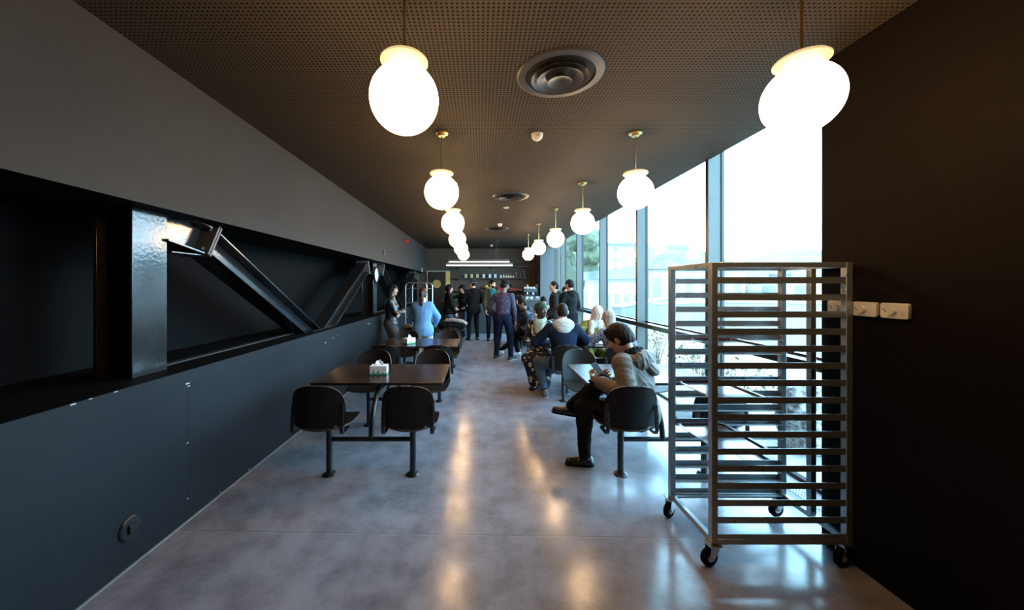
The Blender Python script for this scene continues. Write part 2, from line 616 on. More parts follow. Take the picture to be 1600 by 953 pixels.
# ------------------------------------------------------------------ window wall
def glass_material():
    m = bpy.data.materials.new('clear_glass')
    m.use_nodes = True
    nt, N, L, b = nodes_of(m)
    out = N['Material Output']
    tr = N.new('ShaderNodeBsdfTransparent'); tr.inputs[0].default_value = (0.93, 0.97, 0.96, 1)
    gl = N.new('ShaderNodeBsdfGlossy'); gl.inputs['Roughness'].default_value = 0.02
    lw = N.new('ShaderNodeLayerWeight'); lw.inputs['Blend'].default_value = 0.5
    pw_ = N.new('ShaderNodeMath'); pw_.operation = 'POWER'; pw_.inputs[1].default_value = 5.0
    L.new(lw.outputs['Facing'], pw_.inputs[0])
    fr = N.new('ShaderNodeMath'); fr.operation = 'MULTIPLY_ADD'; fr.inputs[1].default_value = 0.8; fr.inputs[2].default_value = 0.02
    L.new(pw_.outputs[0], fr.inputs[0])
    mx = N.new('ShaderNodeMixShader')
    L.new(fr.outputs[0], mx.inputs[0]); L.new(tr.outputs[0], mx.inputs[1]); L.new(gl.outputs[0], mx.inputs[2])
    L.new(mx.outputs[0], out.inputs[0])
    return m
M_glass = glass_material()
MULL = [4.03, 5.85, 7.67, 9.5, 11.4, 13.3]
edges = [2.2] + MULL
for i in range(len(edges) - 1):
    y0, y1 = edges[i], edges[i + 1]
    t = bpy.data.objects.new('window_%d' % (i + 1), None)
    COL.objects.link(t)
    t.location = (XG, (y0 + y1) / 2, 0)
    structure(t, ['tall window bay behind the tray rack', 'window bay between the first two mullions from the rack', 'window bay beside the woman in the cream headscarf',
                  'fourth window bay from the rack', 'fifth window bay from the rack', 'last window bay next to the pier'][i], 'window')
    yc = (y0 + y1) / 2
    def Lc(b):     # world -> local
        b.v = [(x - XG, y - yc, z) for x, y, z in b.v]
        return b
    g = MB().box(XG - 0.004, XG + 0.004, y0 + 0.025, y1 - 0.025, 0.0, CEIL + 0.32)
    Lc(g).build('glass_pane', M_glass, t, smooth=0)
    b = MB().box(2.505, XG - 0.012, y1 - 0.025, y1 + 0.025, 0, CEIL + 0.32)
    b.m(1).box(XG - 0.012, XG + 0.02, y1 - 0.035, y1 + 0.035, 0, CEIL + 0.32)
    b.box(2.497, 2.505, y1 - 0.026, y1 + 0.026, 0, CEIL + 0.32)  # inner nose face: its shade is put into the colour as near black
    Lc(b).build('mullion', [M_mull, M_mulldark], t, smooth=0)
    b = MB().box(2.49, XG - 0.005, y0 + 0.025, y1 - 0.025, 0.965, 1.03)
    b.box(XG - 0.02, XG + 0.02, y0 + 0.025, y1 - 0.025, 0.965, 1.047)
    Lc(b).build('transom', M_rail, t, smooth=0)
    b = MB().box(XG - 0.03, XG + 0.02, y0 + 0.025, y1 - 0.025, 0.0, 0.03)
    Lc(b).build('sill', M_mulldark, t, smooth=0)
# heating grille set in the floor along the glass
def grille_mat():
    m = bpy.data.materials.new('floor_grille')
    m.use_nodes = True
    nt, N, L, b = nodes_of(m)
    g = N.new('ShaderNodeNewGeometry')
    mp = N.new('ShaderNodeVectorMath'); mp.operation = 'SCALE'; mp.inputs['Scale'].default_value = 1 / 0.012
    L.new(g.outputs['Position'], mp.inputs[0])
    ck = N.new('ShaderNodeTexChecker'); ck.inputs['Scale'].default_value = 1.0
    ck.inputs[1].default_value = (0.45, 0.46, 0.46, 1); ck.inputs[2].default_value = (0.01, 0.01, 0.01, 1)
    L.new(mp.outputs[0], ck.inputs['Vector']); L.new(ck.outputs['Color'], b.inputs['Base Color'])
    b.inputs['Roughness'].default_value = 0.4
    return m
o = MB().box(2.42, 2.52, 2.3, 13.3, 0.0, 0.003).build('trim_4', grille_mat(), smooth=0)
structure(o, 'perforated metal grille strip in the floor along the glass', 'trim')

# ------------------------------------------------------------------ steel truss in the recess
truss = thing('steel_truss', 'glossy black riveted-looking steel truss of columns and braces standing in the wall recess', 'truss', (-2.25, 2.37, LEDGE))
truss['label'] = 'glossy black steel truss of columns and slanting beams standing in the wall recess'
def T(b):
    b.v = [(x + 2.25, y - 2.37, z - LEDGE) for x, y, z in b.v]
    return b
PITCH = 5.05
for n in range(3):
    yc = 2.37 + n * PITCH
    b = MB()
    b.box(-2.165, -2.145, yc - .126, yc + .126, LEDGE, SOFF)       # room side flange
    b.box(-2.385, -2.365, yc - .126, yc + .126, LEDGE, SOFF)       # wall side flange
    b.box(-2.365, -2.165, yc - .008, yc + .008, LEDGE, SOFF)       # web
    b.box(-2.385, -2.145, yc - .126, yc + .126, LEDGE, LEDGE + .008)   # base plate
    b.box(-2.365, -2.165, yc - .12, yc + .12, SOFF - .03, SOFF - .018)
    T(b).build('column', M_steel, truss, bevel=0.003)
def ibeam(b, p0, p1, depth, x0=-2.32, x1=-2.12, tf=.014, tw=.012):
    """I-beam in a vertical plane: from p0 to p1 = (y, z) of its axis"""
    a = np.array((0, *p0)); c = np.array((0, *p1))
    d = (c - a) / np.linalg.norm(c - a)
    n = np.array((0, -d[2], d[1]))
    if n[2] < 0:
        n = -n
    xm = (x0 + x1) / 2
    R = np.stack([np.array((1, 0, 0)), d, n], 1)
    L_ = np.linalg.norm(c - a) / 2
    mid = (a + c) / 2 + np.array((xm, 0, 0))
    b.obox(mid + n * (depth / 2 - tf / 2), R, ((x1 - x0) / 2, L_, tf / 2))
    b.obox(mid - n * (depth / 2 - tf / 2), R, ((x1 - x0) / 2, L_, tf / 2))
    b.obox(mid, R, (tw / 2, L_, depth / 2 - tf))
    return d, n
for n in range(3):
    for s in (1, -1):
        yc = 2.37 + n * PITCH
        if (n == 2 and s == 1) or (n == 0 and s == -1):
            continue
        # knee stub at the column head
        k = (yc + s * .129, 2.024); j = (yc + s * .50, 1.955)
        b = MB()
        ibeam(b, k, j, .235)
        T(b).build('brace_stub', M_steel, truss, bevel=0.002)
        b = MB()
        e0 = (yc + s * .53, 1.955); e1 = (yc + s * 2.47, .92)
        d, nn = ibeam(b, e0, e1, .205)
        T(b).build('brace', M_steel, truss, bevel=0.002)
        b = MB()
        R = np.stack([np.array((1, 0, 0)), d, nn], 1)
        for q in (-.016, .008):
            b.obox(np.array((-2.22, e0[0], e0[1])) + d * q, R, (.115, .009, .135))
        for dx in (-.06, .06):
            for dz in (-.09, .09):
                b.obox(np.array((-2.22 + dx, e0[0], e0[1])) - d * .036 + nn * dz, R, (.012, .012, .012))
        T(b).build('splice_plate', M_edge, truss, bevel=0.002)
        b = MB().box(-2.30, -2.14, yc + s * .30 - .14, yc + s * .30 + .14, 1.835, 1.842)
        T(b).build('gusset', M_steel, truss)
for n in range(2):
    yb = 2.37 + (n + .5) * PITCH
    b = MB().box(-2.34, -2.10, yb - .32, yb + .32, LEDGE, LEDGE + .012)
    T(b).build('base_plate', M_steel, truss)
# ------------------------------------------------------------------ globe pendants
def make_pendant():
    t = thing('globe_pendant', 'x', 'pendant lamp', (0, 0, CEIL), group='globe pendant lamps in two rows')
    zc = -0.545
    r = 0.155
    b = MB().lathe([(0.0, -0.034), (.030, -.034), (.034, -.030), (.034, -.012), (.058, -.010), (.058, 0)], n=32)
    b.v = [(x, y, z) for x, y, z in b.v]
    b.build('canopy', M_brass, t)
    MB().tube([(0, 0, -.03), (0, 0, zc + r + .03)], .006, 10).build('rod', M_brass, t)
    MB().lathe([(0.0, zc + r + .035), (.05, zc + r + .035), (.056, zc + r + .03), (.056, zc + r + .008), (0, zc + r + .008)], n=32).build('gallery', M_brass, t)
    MB().lathe([(.05, zc + r + .026), (.099, zc + r + .028), (.107, zc + r + .020), (.107, zc + r + .012), (.098, zc + r + .004), (.072, zc + r - .016), (.06, zc + r - .016)], n=48).build('collar', M_glow2, t)
    b = MB().ell((0, 0, zc), (r, r, r), 48, 28)
    b.build('globe', M_glow, t, smooth=2)
    return t
P0 = make_pendant()
LL = [(-.349, 1.67), (-.356, 3.33), (-.375, 4.94), (-.425, 6.66), (-.447, 8.24), (-.466, 9.92)]
RR = [(1.468, 1.67), (1.413, 3.33), (1.381, 4.94), (1.355, 6.60), (1.305, 8.20), (1.290, 9.88)]
ordn = ['first and largest', 'second', 'third', 'fourth', 'fifth', 'last and smallest']
k = 0
for row, nm in ((LL, 'row over the aisle'), (RR, 'row beside the windows')):
    for i, (x, y) in enumerate(row):
        lab = 'white globe pendant on a brass rod, %s in the %s' % (ordn[i], nm)
        if k == 0:
            P0.location = (x, y, CEIL); P0['label'] = lab
        else:
            dup(P0, (x, y, CEIL), 0, lab)
        k += 1

# ------------------------------------------------------------------ ceiling fittings
def make_diffuser():
    t = thing('air_diffuser', 'x', 'ceiling vent', (0, 0, CEIL), group='round ceiling air diffusers')
    MB().lathe([(.225, -.002), (.230, -.012), (.275, -.010), (.285, -.002)], n=56).build('rim', M_diff, t)
    MB().lathe([(.0, .0), (.226, -.001), (.226, -.004), (0, -.003)], n=48).build('throat', M_black, t)
    MB().lathe([(.150, -.006), (.185, -.030), (.189, -.031), (.186, -.026), (.16, -.006)], n=48).build('outer_cone', M_diff, t)
    MB().lathe([(.095, -.006), (.150, -.040), (.154, -.041), (.151, -.036), (.10, -.006)], n=48).build('middle_cone', M_diff, t)
    MB().lathe([(.0, -.028), (.02, -.030), (.078, -.052), (.082, -.053), (.080, -.048), (.03, -.006)], n=48).build('inner_cone', M_diff, t)
    return t
D0 = make_diffuser()
D0.location = (.526, 2.42, CEIL)
D0['label'] = 'large round grey ceiling diffuser between the first globe pendants'
dup(D0, (.47, 5.70, CEIL), 0, 'round grey ceiling diffuser halfway down the room, between two white detectors')
dup(D0, (.39, 8.87, CEIL), 0, 'small-looking round grey ceiling diffuser closest to the bar')
def detector(x, y, lab, flat=False):
    t = thing('smoke_detector', lab, 'smoke detector', (x, y, CEIL), group='white ceiling detectors')
    if flat:
        MB().lathe([(0, -.014), (.045, -.014), (.052, -.008), (.052, 0)], n=28).build('base', M_white, t)
    else:
        MB().lathe([(0, -.018), (.052, -.018), (.054, -.012), (.054, 0)], n=28).build('base', M_white, t)
        MB().lathe([(0, -.060), (.022, -.058), (.040, -.046), (.050, -.030), (.051, -.018), (0, -.018)], n=28).build('dome', M_white, t)
        MB().box(-.012, .012, -.052, -.046, -.032, -.028).build('slot', M_grey, t)
detector(.52, 3.36, 'white domed smoke detector on the ceiling just past the large diffuser')
detector(.455, 6.49, 'flat white disc sensor on the ceiling beyond the second diffuser', True)
detector(.43, 8.20, 'small white domed detector on the ceiling before the last diffuser')
detector(.37, 12.4, 'small white domed detector on the ceiling near the end wall')

# ------------------------------------------------------------------ table sets with four fixed seats
def seat_pan_P(u, v):
    n = 3.0
    vv = -1 + 2 * v
    wv = .215 * (1 - .30 * max(0, -vv) ** 2.4 - .10 * max(0, vv) ** 3)
    x = u * wv
    y = -.205 + .41 * v + (.03 * (1 - u * u) if v > .9 else 0) - (.0 if vv > -.5 else .035 * (1 - abs(u) ** 2.2) * (-vv - .5) * 2)
    z = .452 + .016 * u * u + .014 * max(0, -vv) ** 2 - .032 * max(0, vv - .45) ** 1.6 + .004 * vv
    return (x, y, z)
def back_P(u, v):
    v = 1 - (1 - v) ** 1.8
    z = .475 + .35 * v
    t = max(0, (v - .40) / .60)
    wv = .208 * (max(0.0, 1 - t ** 2.9)) ** (1 / 3.1) if v < 1 else .004
    lo = max(0, (.16 - v) / .16)
    wv *= 1 - .10 * lo ** 2
    x = u * max(wv, .003)
    y = -.235 + .30 * x * x / .21 * .9 - .06 * (v - .2)
    return (x, y, z)
def make_table_set():
    t = thing('canteen_table_set', 'x', 'table with seats', (0, 0, 0), group='canteen table sets with fixed seats')
    b = MB()
    b.box(-.59, .59, -.395, .395, .722, .736)
    b.m(1).box(-.588, .588, -.393, .393, .712, .722)
    b.build('tabletop', [M_table, M_blackmetal], t, bevel=.0025)
    MB().box(-.30, .30, -.30, .30, .700, .712).build('support_plate', M_blackmetal, t)
    for s in (-1, 1):
        yb = s * .55
        b = MB().tube([(-.355, yb, .30), (.355, yb, .30)], .020, 14)
        b.build('beam', M_blackmetal, t)
        pts = []
        for k_ in range(13):
            q = k_ / 12
            ang = q * math.pi / 2 * .72
            pts.append((0, yb - s * (.30 * (1 - math.cos(ang)) / (1 - math.cos(math.pi / 2 * .72))), .30 + .405 * math.sin(ang) / math.sin(math.pi / 2 * .72)))
        MB().tube(pts, .023, 14).build('curved_leg', M_blackmetal, t)
        for x in (-.355, .355):
            p = MB().lathe([(0, .012), (.027, .012), (.027, .392), (.022, .398), (0, .398)], (x, yb, 0), 20).build('post', M_blackmetal, t)
            MB().lathe([(0, 0), (.056, 0), (.057, .006), (.05, .014), (.028, .024), (0, .024)], (x, yb, 0), 28).build('floor_disc', M_blackmetal, p)
            MB().lathe([(0, .396), (.014, .396), (.014, .432), (0, .432)], (x, yb, 0), 16).build('swivel', M_chrome, p)
            def Q(b_):
                b_.v = [(x + (vx if s < 0 else -vx), yb + (vy if s < 0 else -vy), vz) for vx, vy, vz in b_.v]
                return b_
            st = Q(MB().shell(seat_pan_P, 16, 18, .013)).build('seat', [M_ply, M_plyedge], t, smooth=.9)
            Q(MB().shell(back_P, 16, 26, .012)).build('backrest', [M_ply, M_plyedge], st, smooth=.9)
            Q(MB().box(-.14, .14, -.11, .11, .430, .442)).build('seat_plate', M_blackmetal, st)
            for sx in (-1, 1):
                bb = MB()
                path = [(-.218, .665), (-.232, .58), (-.240, .50), (-.238, .462), (-.220, .436), (-.19, .432), (-.08, .434)]
                for a_, c_ in zip(path[:-1], path[1:]):
                    bb.bar((sx * .192, a_[0], a_[1]), (sx * .192, c_[0], c_[1]), .030, .010, up=(0, -(c_[1] - a_[1]) or 1e-3, (c_[0] - a_[0]) or 1e-3))
                bb.bar((sx * .192, -.08, .434), (sx * .13, -.05, .436), .03, .010)
                for zz in (.60, .545):
                    bb.lathe([(0, 0), (.007, 0), (.007, .004), (0, .005)], (sx * .192, -.243 if zz < .58 else -.235, zz), 10, 'y')
                Q(bb).build('side_bracket', M_blackmetal, st, bevel=.002)
            Q(MB().box(.135, .152, -.2335, -.2325, .492, .499)).build('sticker', M_white, st)
    return t
TS0 = make_table_set()
TABLES = [
    ((-.93, 3.65), 'large dark four-seat table by the low wall with the teal tissue box'),
    ((-.925, 5.62), 'second dark four-seat table along the low wall, in front of the woman in light blue'),
    ((-.92, 7.62), 'third table along the low wall, with coats and bags piled on it'),
    ((1.545, 3.65), 'table with fixed seats by the window where the man in beige jacket sits'),
    ((1.505, 5.62), 'table by the window where the woman in mustard and cream headscarf writes'),
    ((1.435, 7.72), 'dark table where the man in navy puffer jacket leans'),
    ((1.405, 9.90), 'dark table next to the bar where bowed heads sit'),
]
for i, ((x, y), lab) in enumerate(TABLES):
    if i == 0:
        TS0.location = (x, y, 0); TS0['label'] = lab
    else:
        dup(TS0, (x, y, 0), 0, lab)

def tissue_box(x, y, lab, rz, col):
    t = thing('tissue_box', lab, 'tissue box', (x, y, .736), rz, group='tissue boxes')
    b = MB().box(-.08, .08, -.055, .055, .012, .085)
    b.m(1).box(-.0805, .0805, -.0555, .0555, 0, .014)
    rr = random.Random(2)
    for s in (-1, 1):
        b.m(1)
        for k_ in range(3):
            cx = -.045 + .045 * k_
            b.box(cx - .008, cx + .008, s * .0555 - .0006, s * .0555 + .0006, .014, .022 + rr.random() * .022)
        b.m(2)
        b.box(-.012, -.002, s * .0556 - .0008, s * .0556 + .0008, .018, .030)
    b.build('carton', [M_whitep, col, M_red], t, bevel=.004)
    def P(u, v):
        return (u * .045 * (1 - .35 * v), .012 * math.sin(3 * u + 2 * v) + .02 * v * u, .083 + .052 * v * (1 - .3 * abs(u) ** 1.5) + .006 * math.sin(7 * u))
    MB().shell(P, 12, 8, .002).build('tissue', M_whitep, t, smooth=1)
    return t
tissue_box(-1.00, 3.60, 'white and teal tissue box on the big table by the low wall', 0.08, M_teal)
tissue_box(-1.08, 5.50, 'white tissue box with green base on the second table from the viewer', 0.9, M_green)

# ------------------------------------------------------------------ tray rack on casters
RX0, RX1, RY0, RY1 = 1.315, 2.118, 2.075, 2.560
RZ0, RZ1 = .128, 1.737
rack = thing('tray_rack', 'tall empty metal tray rack on four casters by the dark side wall', 'tray rack', ((RX0 + RX1) / 2, (RY0 + RY1) / 2, 0))
def K(b):
    b.v = [(x - (RX0 + RX1) / 2, y - (RY0 + RY1) / 2, z) for x, y, z in b.v]
    return b
pw = .036
for (x, y) in ((RX0, RY0), (RX1 - pw, RY0), (RX0, RY1 - pw), (RX1 - pw, RY1 - pw)):
    K(MB().box(x, x + pw, y, y + pw, RZ0, RZ1)).build('post', M_alu, rack, bevel=.003)
K(MB().box(RX1 - pw, RX1, (RY0 + RY1) / 2 - .018, (RY0 + RY1) / 2 + .018, RZ0 + .03, RZ1 - .03)).build('stop_bar', M_alu, rack, bevel=.003)
for z0, z1, nm in ((RZ0, RZ0 + .032, 'bottom_frame'), (RZ1 - .030, RZ1, 'top_frame')):
    b = MB()
    b.box(RX0 + pw, RX1 - pw, RY0, RY0 + .03, z0, z1).box(RX0 + pw, RX1 - pw, RY1 - .03, RY1, z0, z1)
    b.box(RX0, RX0 + .03, RY0 + pw, RY1 - pw, z0, z1).box(RX1 - .03, RX1, RY0 + pw, RY1 - pw, z0, z1)
    K(b).build(nm, M_alu, rack, bevel=.003)
SLZ = [1.635 - .0977 * i for i in range(16)]
for z in SLZ:
    for y, s in ((RY0 + .004, 1), (RY1 - .004, -1)):
        b = MB()
        ya, yb_ = sorted((y, y + s * .0025))
        b.box(RX0 + pw - .004, RX1 - pw + .004, ya, yb_, z - .017, z + .017)
        ya, yb_ = sorted((y, y + s * .045))
        b.box(RX0 + pw - .004, RX1 - pw + .004, ya, yb_, z - .0195, z - .017)
        b.m(1)
        for x in (RX0 + pw + .012, RX1 - pw - .012):
            for dz in (-.008, .008):
                b.lathe([(0, 0), (.003, 0), (.003, s * .0015), (0, s * .002)], (x, y + s * .0025, z + dz), 8, 'y')
        K(b).build('tray_slide', [M_alu, M_grey], rack, smooth=0)
def caster(x, y, ang):
    p = K(MB().box(x - .035, x + .035, y - .035, y + .035, RZ0 - .006, RZ0 + .001)).build('caster', M_zinc, rack)
    R = Matrix.Rotation(ang, 3, 'Z')
    def C(b):
        b.v = [tuple(R @ Vector(v) + Vector((x, y, 0))) for v in b.v]
        return K(b)
    tr = .026
    C(MB().lathe([(0, -.016), (.044, -.016), (.050, -.012), (.052, 0), (.050, .012), (.044, .016), (0, .016)], (-tr, 0, .052), 28, 'y')).build('tyre', M_rubber, p)
    C(MB().lathe([(0, -.019), (.018, -.019), (.022, -.0165), (.022, .0165), (.018, .019), (0, .019)], (-tr, 0, .052), 20, 'y')).build('hub', M_zinc, p)
    b = MB()
    for s in (-1, 1):
        b.prism([(-.040, .046), (-.014, .040), (.022, .092), (.026, .120), (-.030, .120), (-.038, .075)], s * .0215 - .0015, s * .0215 + .0015, 'y')
    b.box(-.032, .028, -.023, .023, .112, .121)
    b.lathe([(0, .108), (.026, .108), (.03, .114), (.026, .123), (0, .123)], (0, 0, 0), 20)
    b.lathe([(0, -.027), (.008, -.027), (.008, .027), (0, .027)], (-tr, 0, .052), 10, 'y')
    C(b).build('fork', M_zinc, p)
caster(RX0 + .018, RY0 + .02, .25)
caster(RX1 - .03, RY0 + .02, .30)
caster(RX0 + .012, RY1 - .02, .55)
caster(RX1 - .04, RY1 - .02, .15)
# reddish trays lying on the slides
def tray(x0, z, lab, rz):
    t = thing('serving_tray', lab, 'tray', (x0 + .165, (RY0 + RY1) / 2, z), rz, group='serving trays on the rack')
    def rr(hx, hy, r):
        pts = []
        for cx, cy, a0 in ((hx - r, hy - r, 0), (-hx + r, hy - r, 90), (-hx + r, -hy + r, 180), (hx - r, -hy + r, 270)):
            for q in range(7):
                a = math.radians(a0 + 15 * q)
                pts.append((cx + r * math.cos(a), cy + r * math.sin(a)))
        return pts
    rings = [(rr(.165, .218, .035), .0105), (rr(.163, .216, .033), .0135), (rr(.150, .203, .03), .0125), (rr(.145, .198, .028), .003)]
    n = 28
    b = MB()
    vs = []
    rings = [(rr(.148, .201, .028), 0.0)] + rings
    for pts, zz in rings:
        vs += [(px, py, zz) for px, py in pts]
    fs = []
    for i in range(len(rings) - 1):
        for q in range(n):
            q2 = (q + 1) % n
            fs.append((i * n + q, i * n + q2, (i + 1) * n + q2, (i + 1) * n + q))
    b.add(vs, fs)
    b.build('rim', M_trayrim, t, smooth=.7)
    b = MB()
    pts = rings[-1][0]
    b.prism(pts, .0005, .003)
    b.build('tray_bed', M_traytop, t, smooth=0)
    return t
tray(1.43, SLZ[4] - .017, 'reddish-brown serving tray on the rack, uppermost of the three', 0.0)
tray(1.355, SLZ[7] - .017, 'reddish-brown serving tray on the rack, middle of the three', 0.0)
tray(1.352, SLZ[10] - .017, 'reddish-brown serving tray on the rack, lowest of the three', 0.0)

# ------------------------------------------------------------------ wall fittings
def rounded(hx, hy, r, n=5):
    pts = []
    for cx, cy, a0 in ((hx - r, hy - r, 0), (-hx + r, hy - r, 90), (-hx + r, -hy + r, 180), (hx - r, -hy + r, 270)):
        for q in range(n + 1):
            a = math.radians(a0 + 90 / n * q)
            pts.append((cx + r * math.cos(a), cy + r * math.sin(a)))
    return pts
for (y, lab) in ((2.172, 'white room controller on the dark wall, partly behind the rack'),
                 (2.024, 'white room controller on the dark wall, middle of three'),
                 (1.878, 'white room controller on the dark wall, last in line away from the rack')):
    t = thing('wall_controller', lab, 'thermostat', (XR, y, 1.472), group='white room controllers on the side wall')
    b = MB().prism(rounded(.064, .040, .012), -.020, 0, 'x')
    b.build('housing', M_white, t, bevel=.003)
    b = MB().lathe([(0, -.034), (.017, -.034), (.019, -.030), (.020, -.020), (0, -.02)], (0, .005, -.002), 24, 'x')
    b.build('dial', M_white, t)
    b = MB()
    for q in (0, .35, -.35):
        b.obox((-.0204, .042, .0), np.array([[1, 0, 0], [0, math.cos(q + .8), -math.sin(q + .8)], [0, math.sin(q + .8), math.cos(q + .8)]]), (.0004, .010, .0009))
    b.build('engraved_mark', M_grey, t)
t = thing('floor_socket', 'round black outlet with square flap low on the blue-grey wall', 'wall socket', (XL, 2.077, .223))
MB().lathe([(0, 0), (.066, 0), (.066, .006), (.058, .013), (0, .013)], (0, 0, 0), 36, 'x').build('cover_disc', M_blackmetal, t)
MB().box(.012, .026, -.022, .022, -.026, .022).build('flap', M_blackmetal, t, bevel=.002)
t = thing('fire_alarm', 'small red fire alarm sounder on the wall above the truss', 'alarm', (XL, 9.66, 2.80))
MB().lathe([(0, 0), (.058, 0), (.058, .02), (0, .02)], (0, 0, 0), 24, 'x').build('base', M_red, t)
MB().lathe([(0, .09), (.025, .086), (.045, .07), (.05, .02), (0, .02)], (0, 0, 0), 24, 'x').build('dome', M_red, t)
t = thing('motion_sensor', 'small grey sensor box on the wall above the truss', 'sensor', (XL, 7.5, 2.29))
MB().box(0, .035, -.035, .035, -.05, .05).build('housing', M_grey, t, bevel=.006)
MB().ell((.035, 0, .01), (.018, .02, .02)).build('lens', M_blackmetal, t)
t = thing('light_switch', 'tiny white switch plate on the wall above the truss near the door', 'switch', (XL, 12.4, 2.15))
MB().box(0, .012, -.05, .05, -.07, .07).build('plate', M_white, t, bevel=.003)
MB().box(.012, .018, -.025, .025, -.035, .035).build('rocker', M_white, t, bevel=.002)
# wall clock on the second truss column
yc = 2.37 + PITCH
t = thing('wall_clock', 'round wall clock with pale face on a truss column', 'clock', (-2.145, yc, 1.83))
MB().lathe([(.142, .0), (.160, .0), (.160, .035), (.150, .040), (.140, .030)], (0, 0, 0), 48, 'x').build('case', M_blackmetal, t)
f = MB().lathe([(0, .0), (.142, .0), (.142, .022), (0, .022)], (0, 0, 0), 48, 'x').build('face', M_whitep, t)
b = MB()
for h in range(12):
    a = h * math.pi / 6
    R = np.array([[1, 0, 0], [0, math.cos(a), -math.sin(a)], [0, math.sin(a), math.cos(a)]])
    b.obox(np.array((.0226, 0, 0)) + R @ np.array((0, 0, .118)), R, (.0006, .005, .014))
b.build('hour_marks', M_blackmetal, f)
for a, l, wd, nm in ((2.2, .07, .006, 'hour_hand'), (-.6, .105, .004, 'minute_hand')):
    R = np.array([[1, 0, 0], [0, math.cos(a), -math.sin(a)], [0, math.sin(a), math.cos(a)]])
    MB().obox(np.array((.026, 0, 0)) + R @ np.array((0, 0, l / 2 - .01)), R, (.001, wd, l / 2)).build(nm, M_blackmetal, t)
# ------------------------------------------------------------------ people: signed-distance bodies meshed with surface nets
def vec(*a):
    return np.array(a, float)
def unit(v):
    return v / max(1e-9, np.linalg.norm(v))
def rotz(a):
    c, s = math.cos(a), math.sin(a)
    return np.array([[c, -s, 0], [s, c, 0], [0, 0, 1.0]])
def rotx(a):
    c, s = math.cos(a), math.sin(a)
    return np.array([[1.0, 0, 0], [0, c, -s], [0, s, c]])
def roty(a):
    c, s = math.cos(a), math.sin(a)
    return np.array([[c, 0, s], [0, 1.0, 0], [-s, 0, c]])

class SDF:
    def __init__(self):
        self.ops = []
    def ell(self, c, R, r, k=.02, op='u'):
        c = np.array(c, float); r = np.array(r, float); R = np.array(R, float)
        e = np.sqrt(((R * r[None, :]) ** 2).sum(1))
        def f(X, Y, Z):
            dx, dy, dz = X - c[0], Y - c[1], Z - c[2]
            q = [R[0, i] * dx + R[1, i] * dy + R[2, i] * dz for i in range(3)]
            k0 = np.sqrt(sum((q[i] / r[i]) ** 2 for i in range(3)))
            k1 = np.sqrt(sum((q[i] / r[i] ** 2) ** 2 for i in range(3))) + 1e-9
            return k0 * (k0 - 1) / k1
        self.ops.append((op, f, c - e, c + e, k))
        return self
    def cap(self, a, b, ra, rb, k=.02, op='u'):
        a = np.array(a, float); b = np.array(b, float)
        ba = b - a; l2 = max(1e-9, ba @ ba)
        lo = np.minimum(a - ra, b - rb); hi = np.maximum(a + ra, b + rb)
        def f(X, Y, Z):
            dx, dy, dz = X - a[0], Y - a[1], Z - a[2]
            t = np.clip((dx * ba[0] + dy * ba[1] + dz * ba[2]) / l2, 0, 1)
            return np.sqrt((dx - t * ba[0]) ** 2 + (dy - t * ba[1]) ** 2 + (dz - t * ba[2]) ** 2) - (ra + (rb - ra) * t)
        self.ops.append((op, f, lo, hi, k))
        return self
    def cut(self, p, n, k=.004):
        """keep the side that n points away from"""
        p = np.array(p, float); n = unit(np.array(n, float))
        self.ops.append(('cut', lambda X, Y, Z: (X - p[0]) * n[0] + (Y - p[1]) * n[1] + (Z - p[2]) * n[2], None, None, k))
        return self
    def mesh(self, h):
        us = [o for o in self.ops if o[0] == 'u']
        lo = np.min([o[2] for o in us], 0) - 3 * h - .02
        hi = np.max([o[3] for o in us], 0) + 3 * h + .02
        n = np.ceil((hi - lo) / h).astype(int) + 1
        ax = [lo[i] + h * np.arange(n[i]) for i in range(3)]
        F = np.full(n, 1.0, np.float32)
        for op, f, a, b, k in self.ops:
            if a is None:
                d = f(ax[0][:, None, None], ax[1][None, :, None], ax[2][None, None, :])
                hh = np.clip(.5 - .5 * (F - d) / k, 0, 1) if k else 0
                F = np.maximum(F, d).astype(np.float32)
                continue
            m = k + 3 * h + .012
            i0 = np.maximum(0, np.floor((a - m - lo) / h).astype(int))
            i1 = np.minimum(n, np.ceil((b + m - lo) / h).astype(int) + 1)
            if (i1 <= i0).any():
                continue
            s = tuple(slice(i0[i], i1[i]) for i in range(3))
            d = f(ax[0][s[0]][:, None, None], ax[1][s[1]][None, :, None], ax[2][s[2]][None, None, :])
            A = F[s]
            if op == 'u':
                hh = np.clip(.5 + .5 * (A - d) / k, 0, 1)
                F[s] = A * (1 - hh) + d * hh - k * hh * (1 - hh)
            else:
                hh = np.clip(.5 - .5 * (A + d) / k, 0, 1)
                F[s] = A * (1 - hh) - d * hh + k * hh * (1 - hh)
        return surface_nets(F, lo, h)

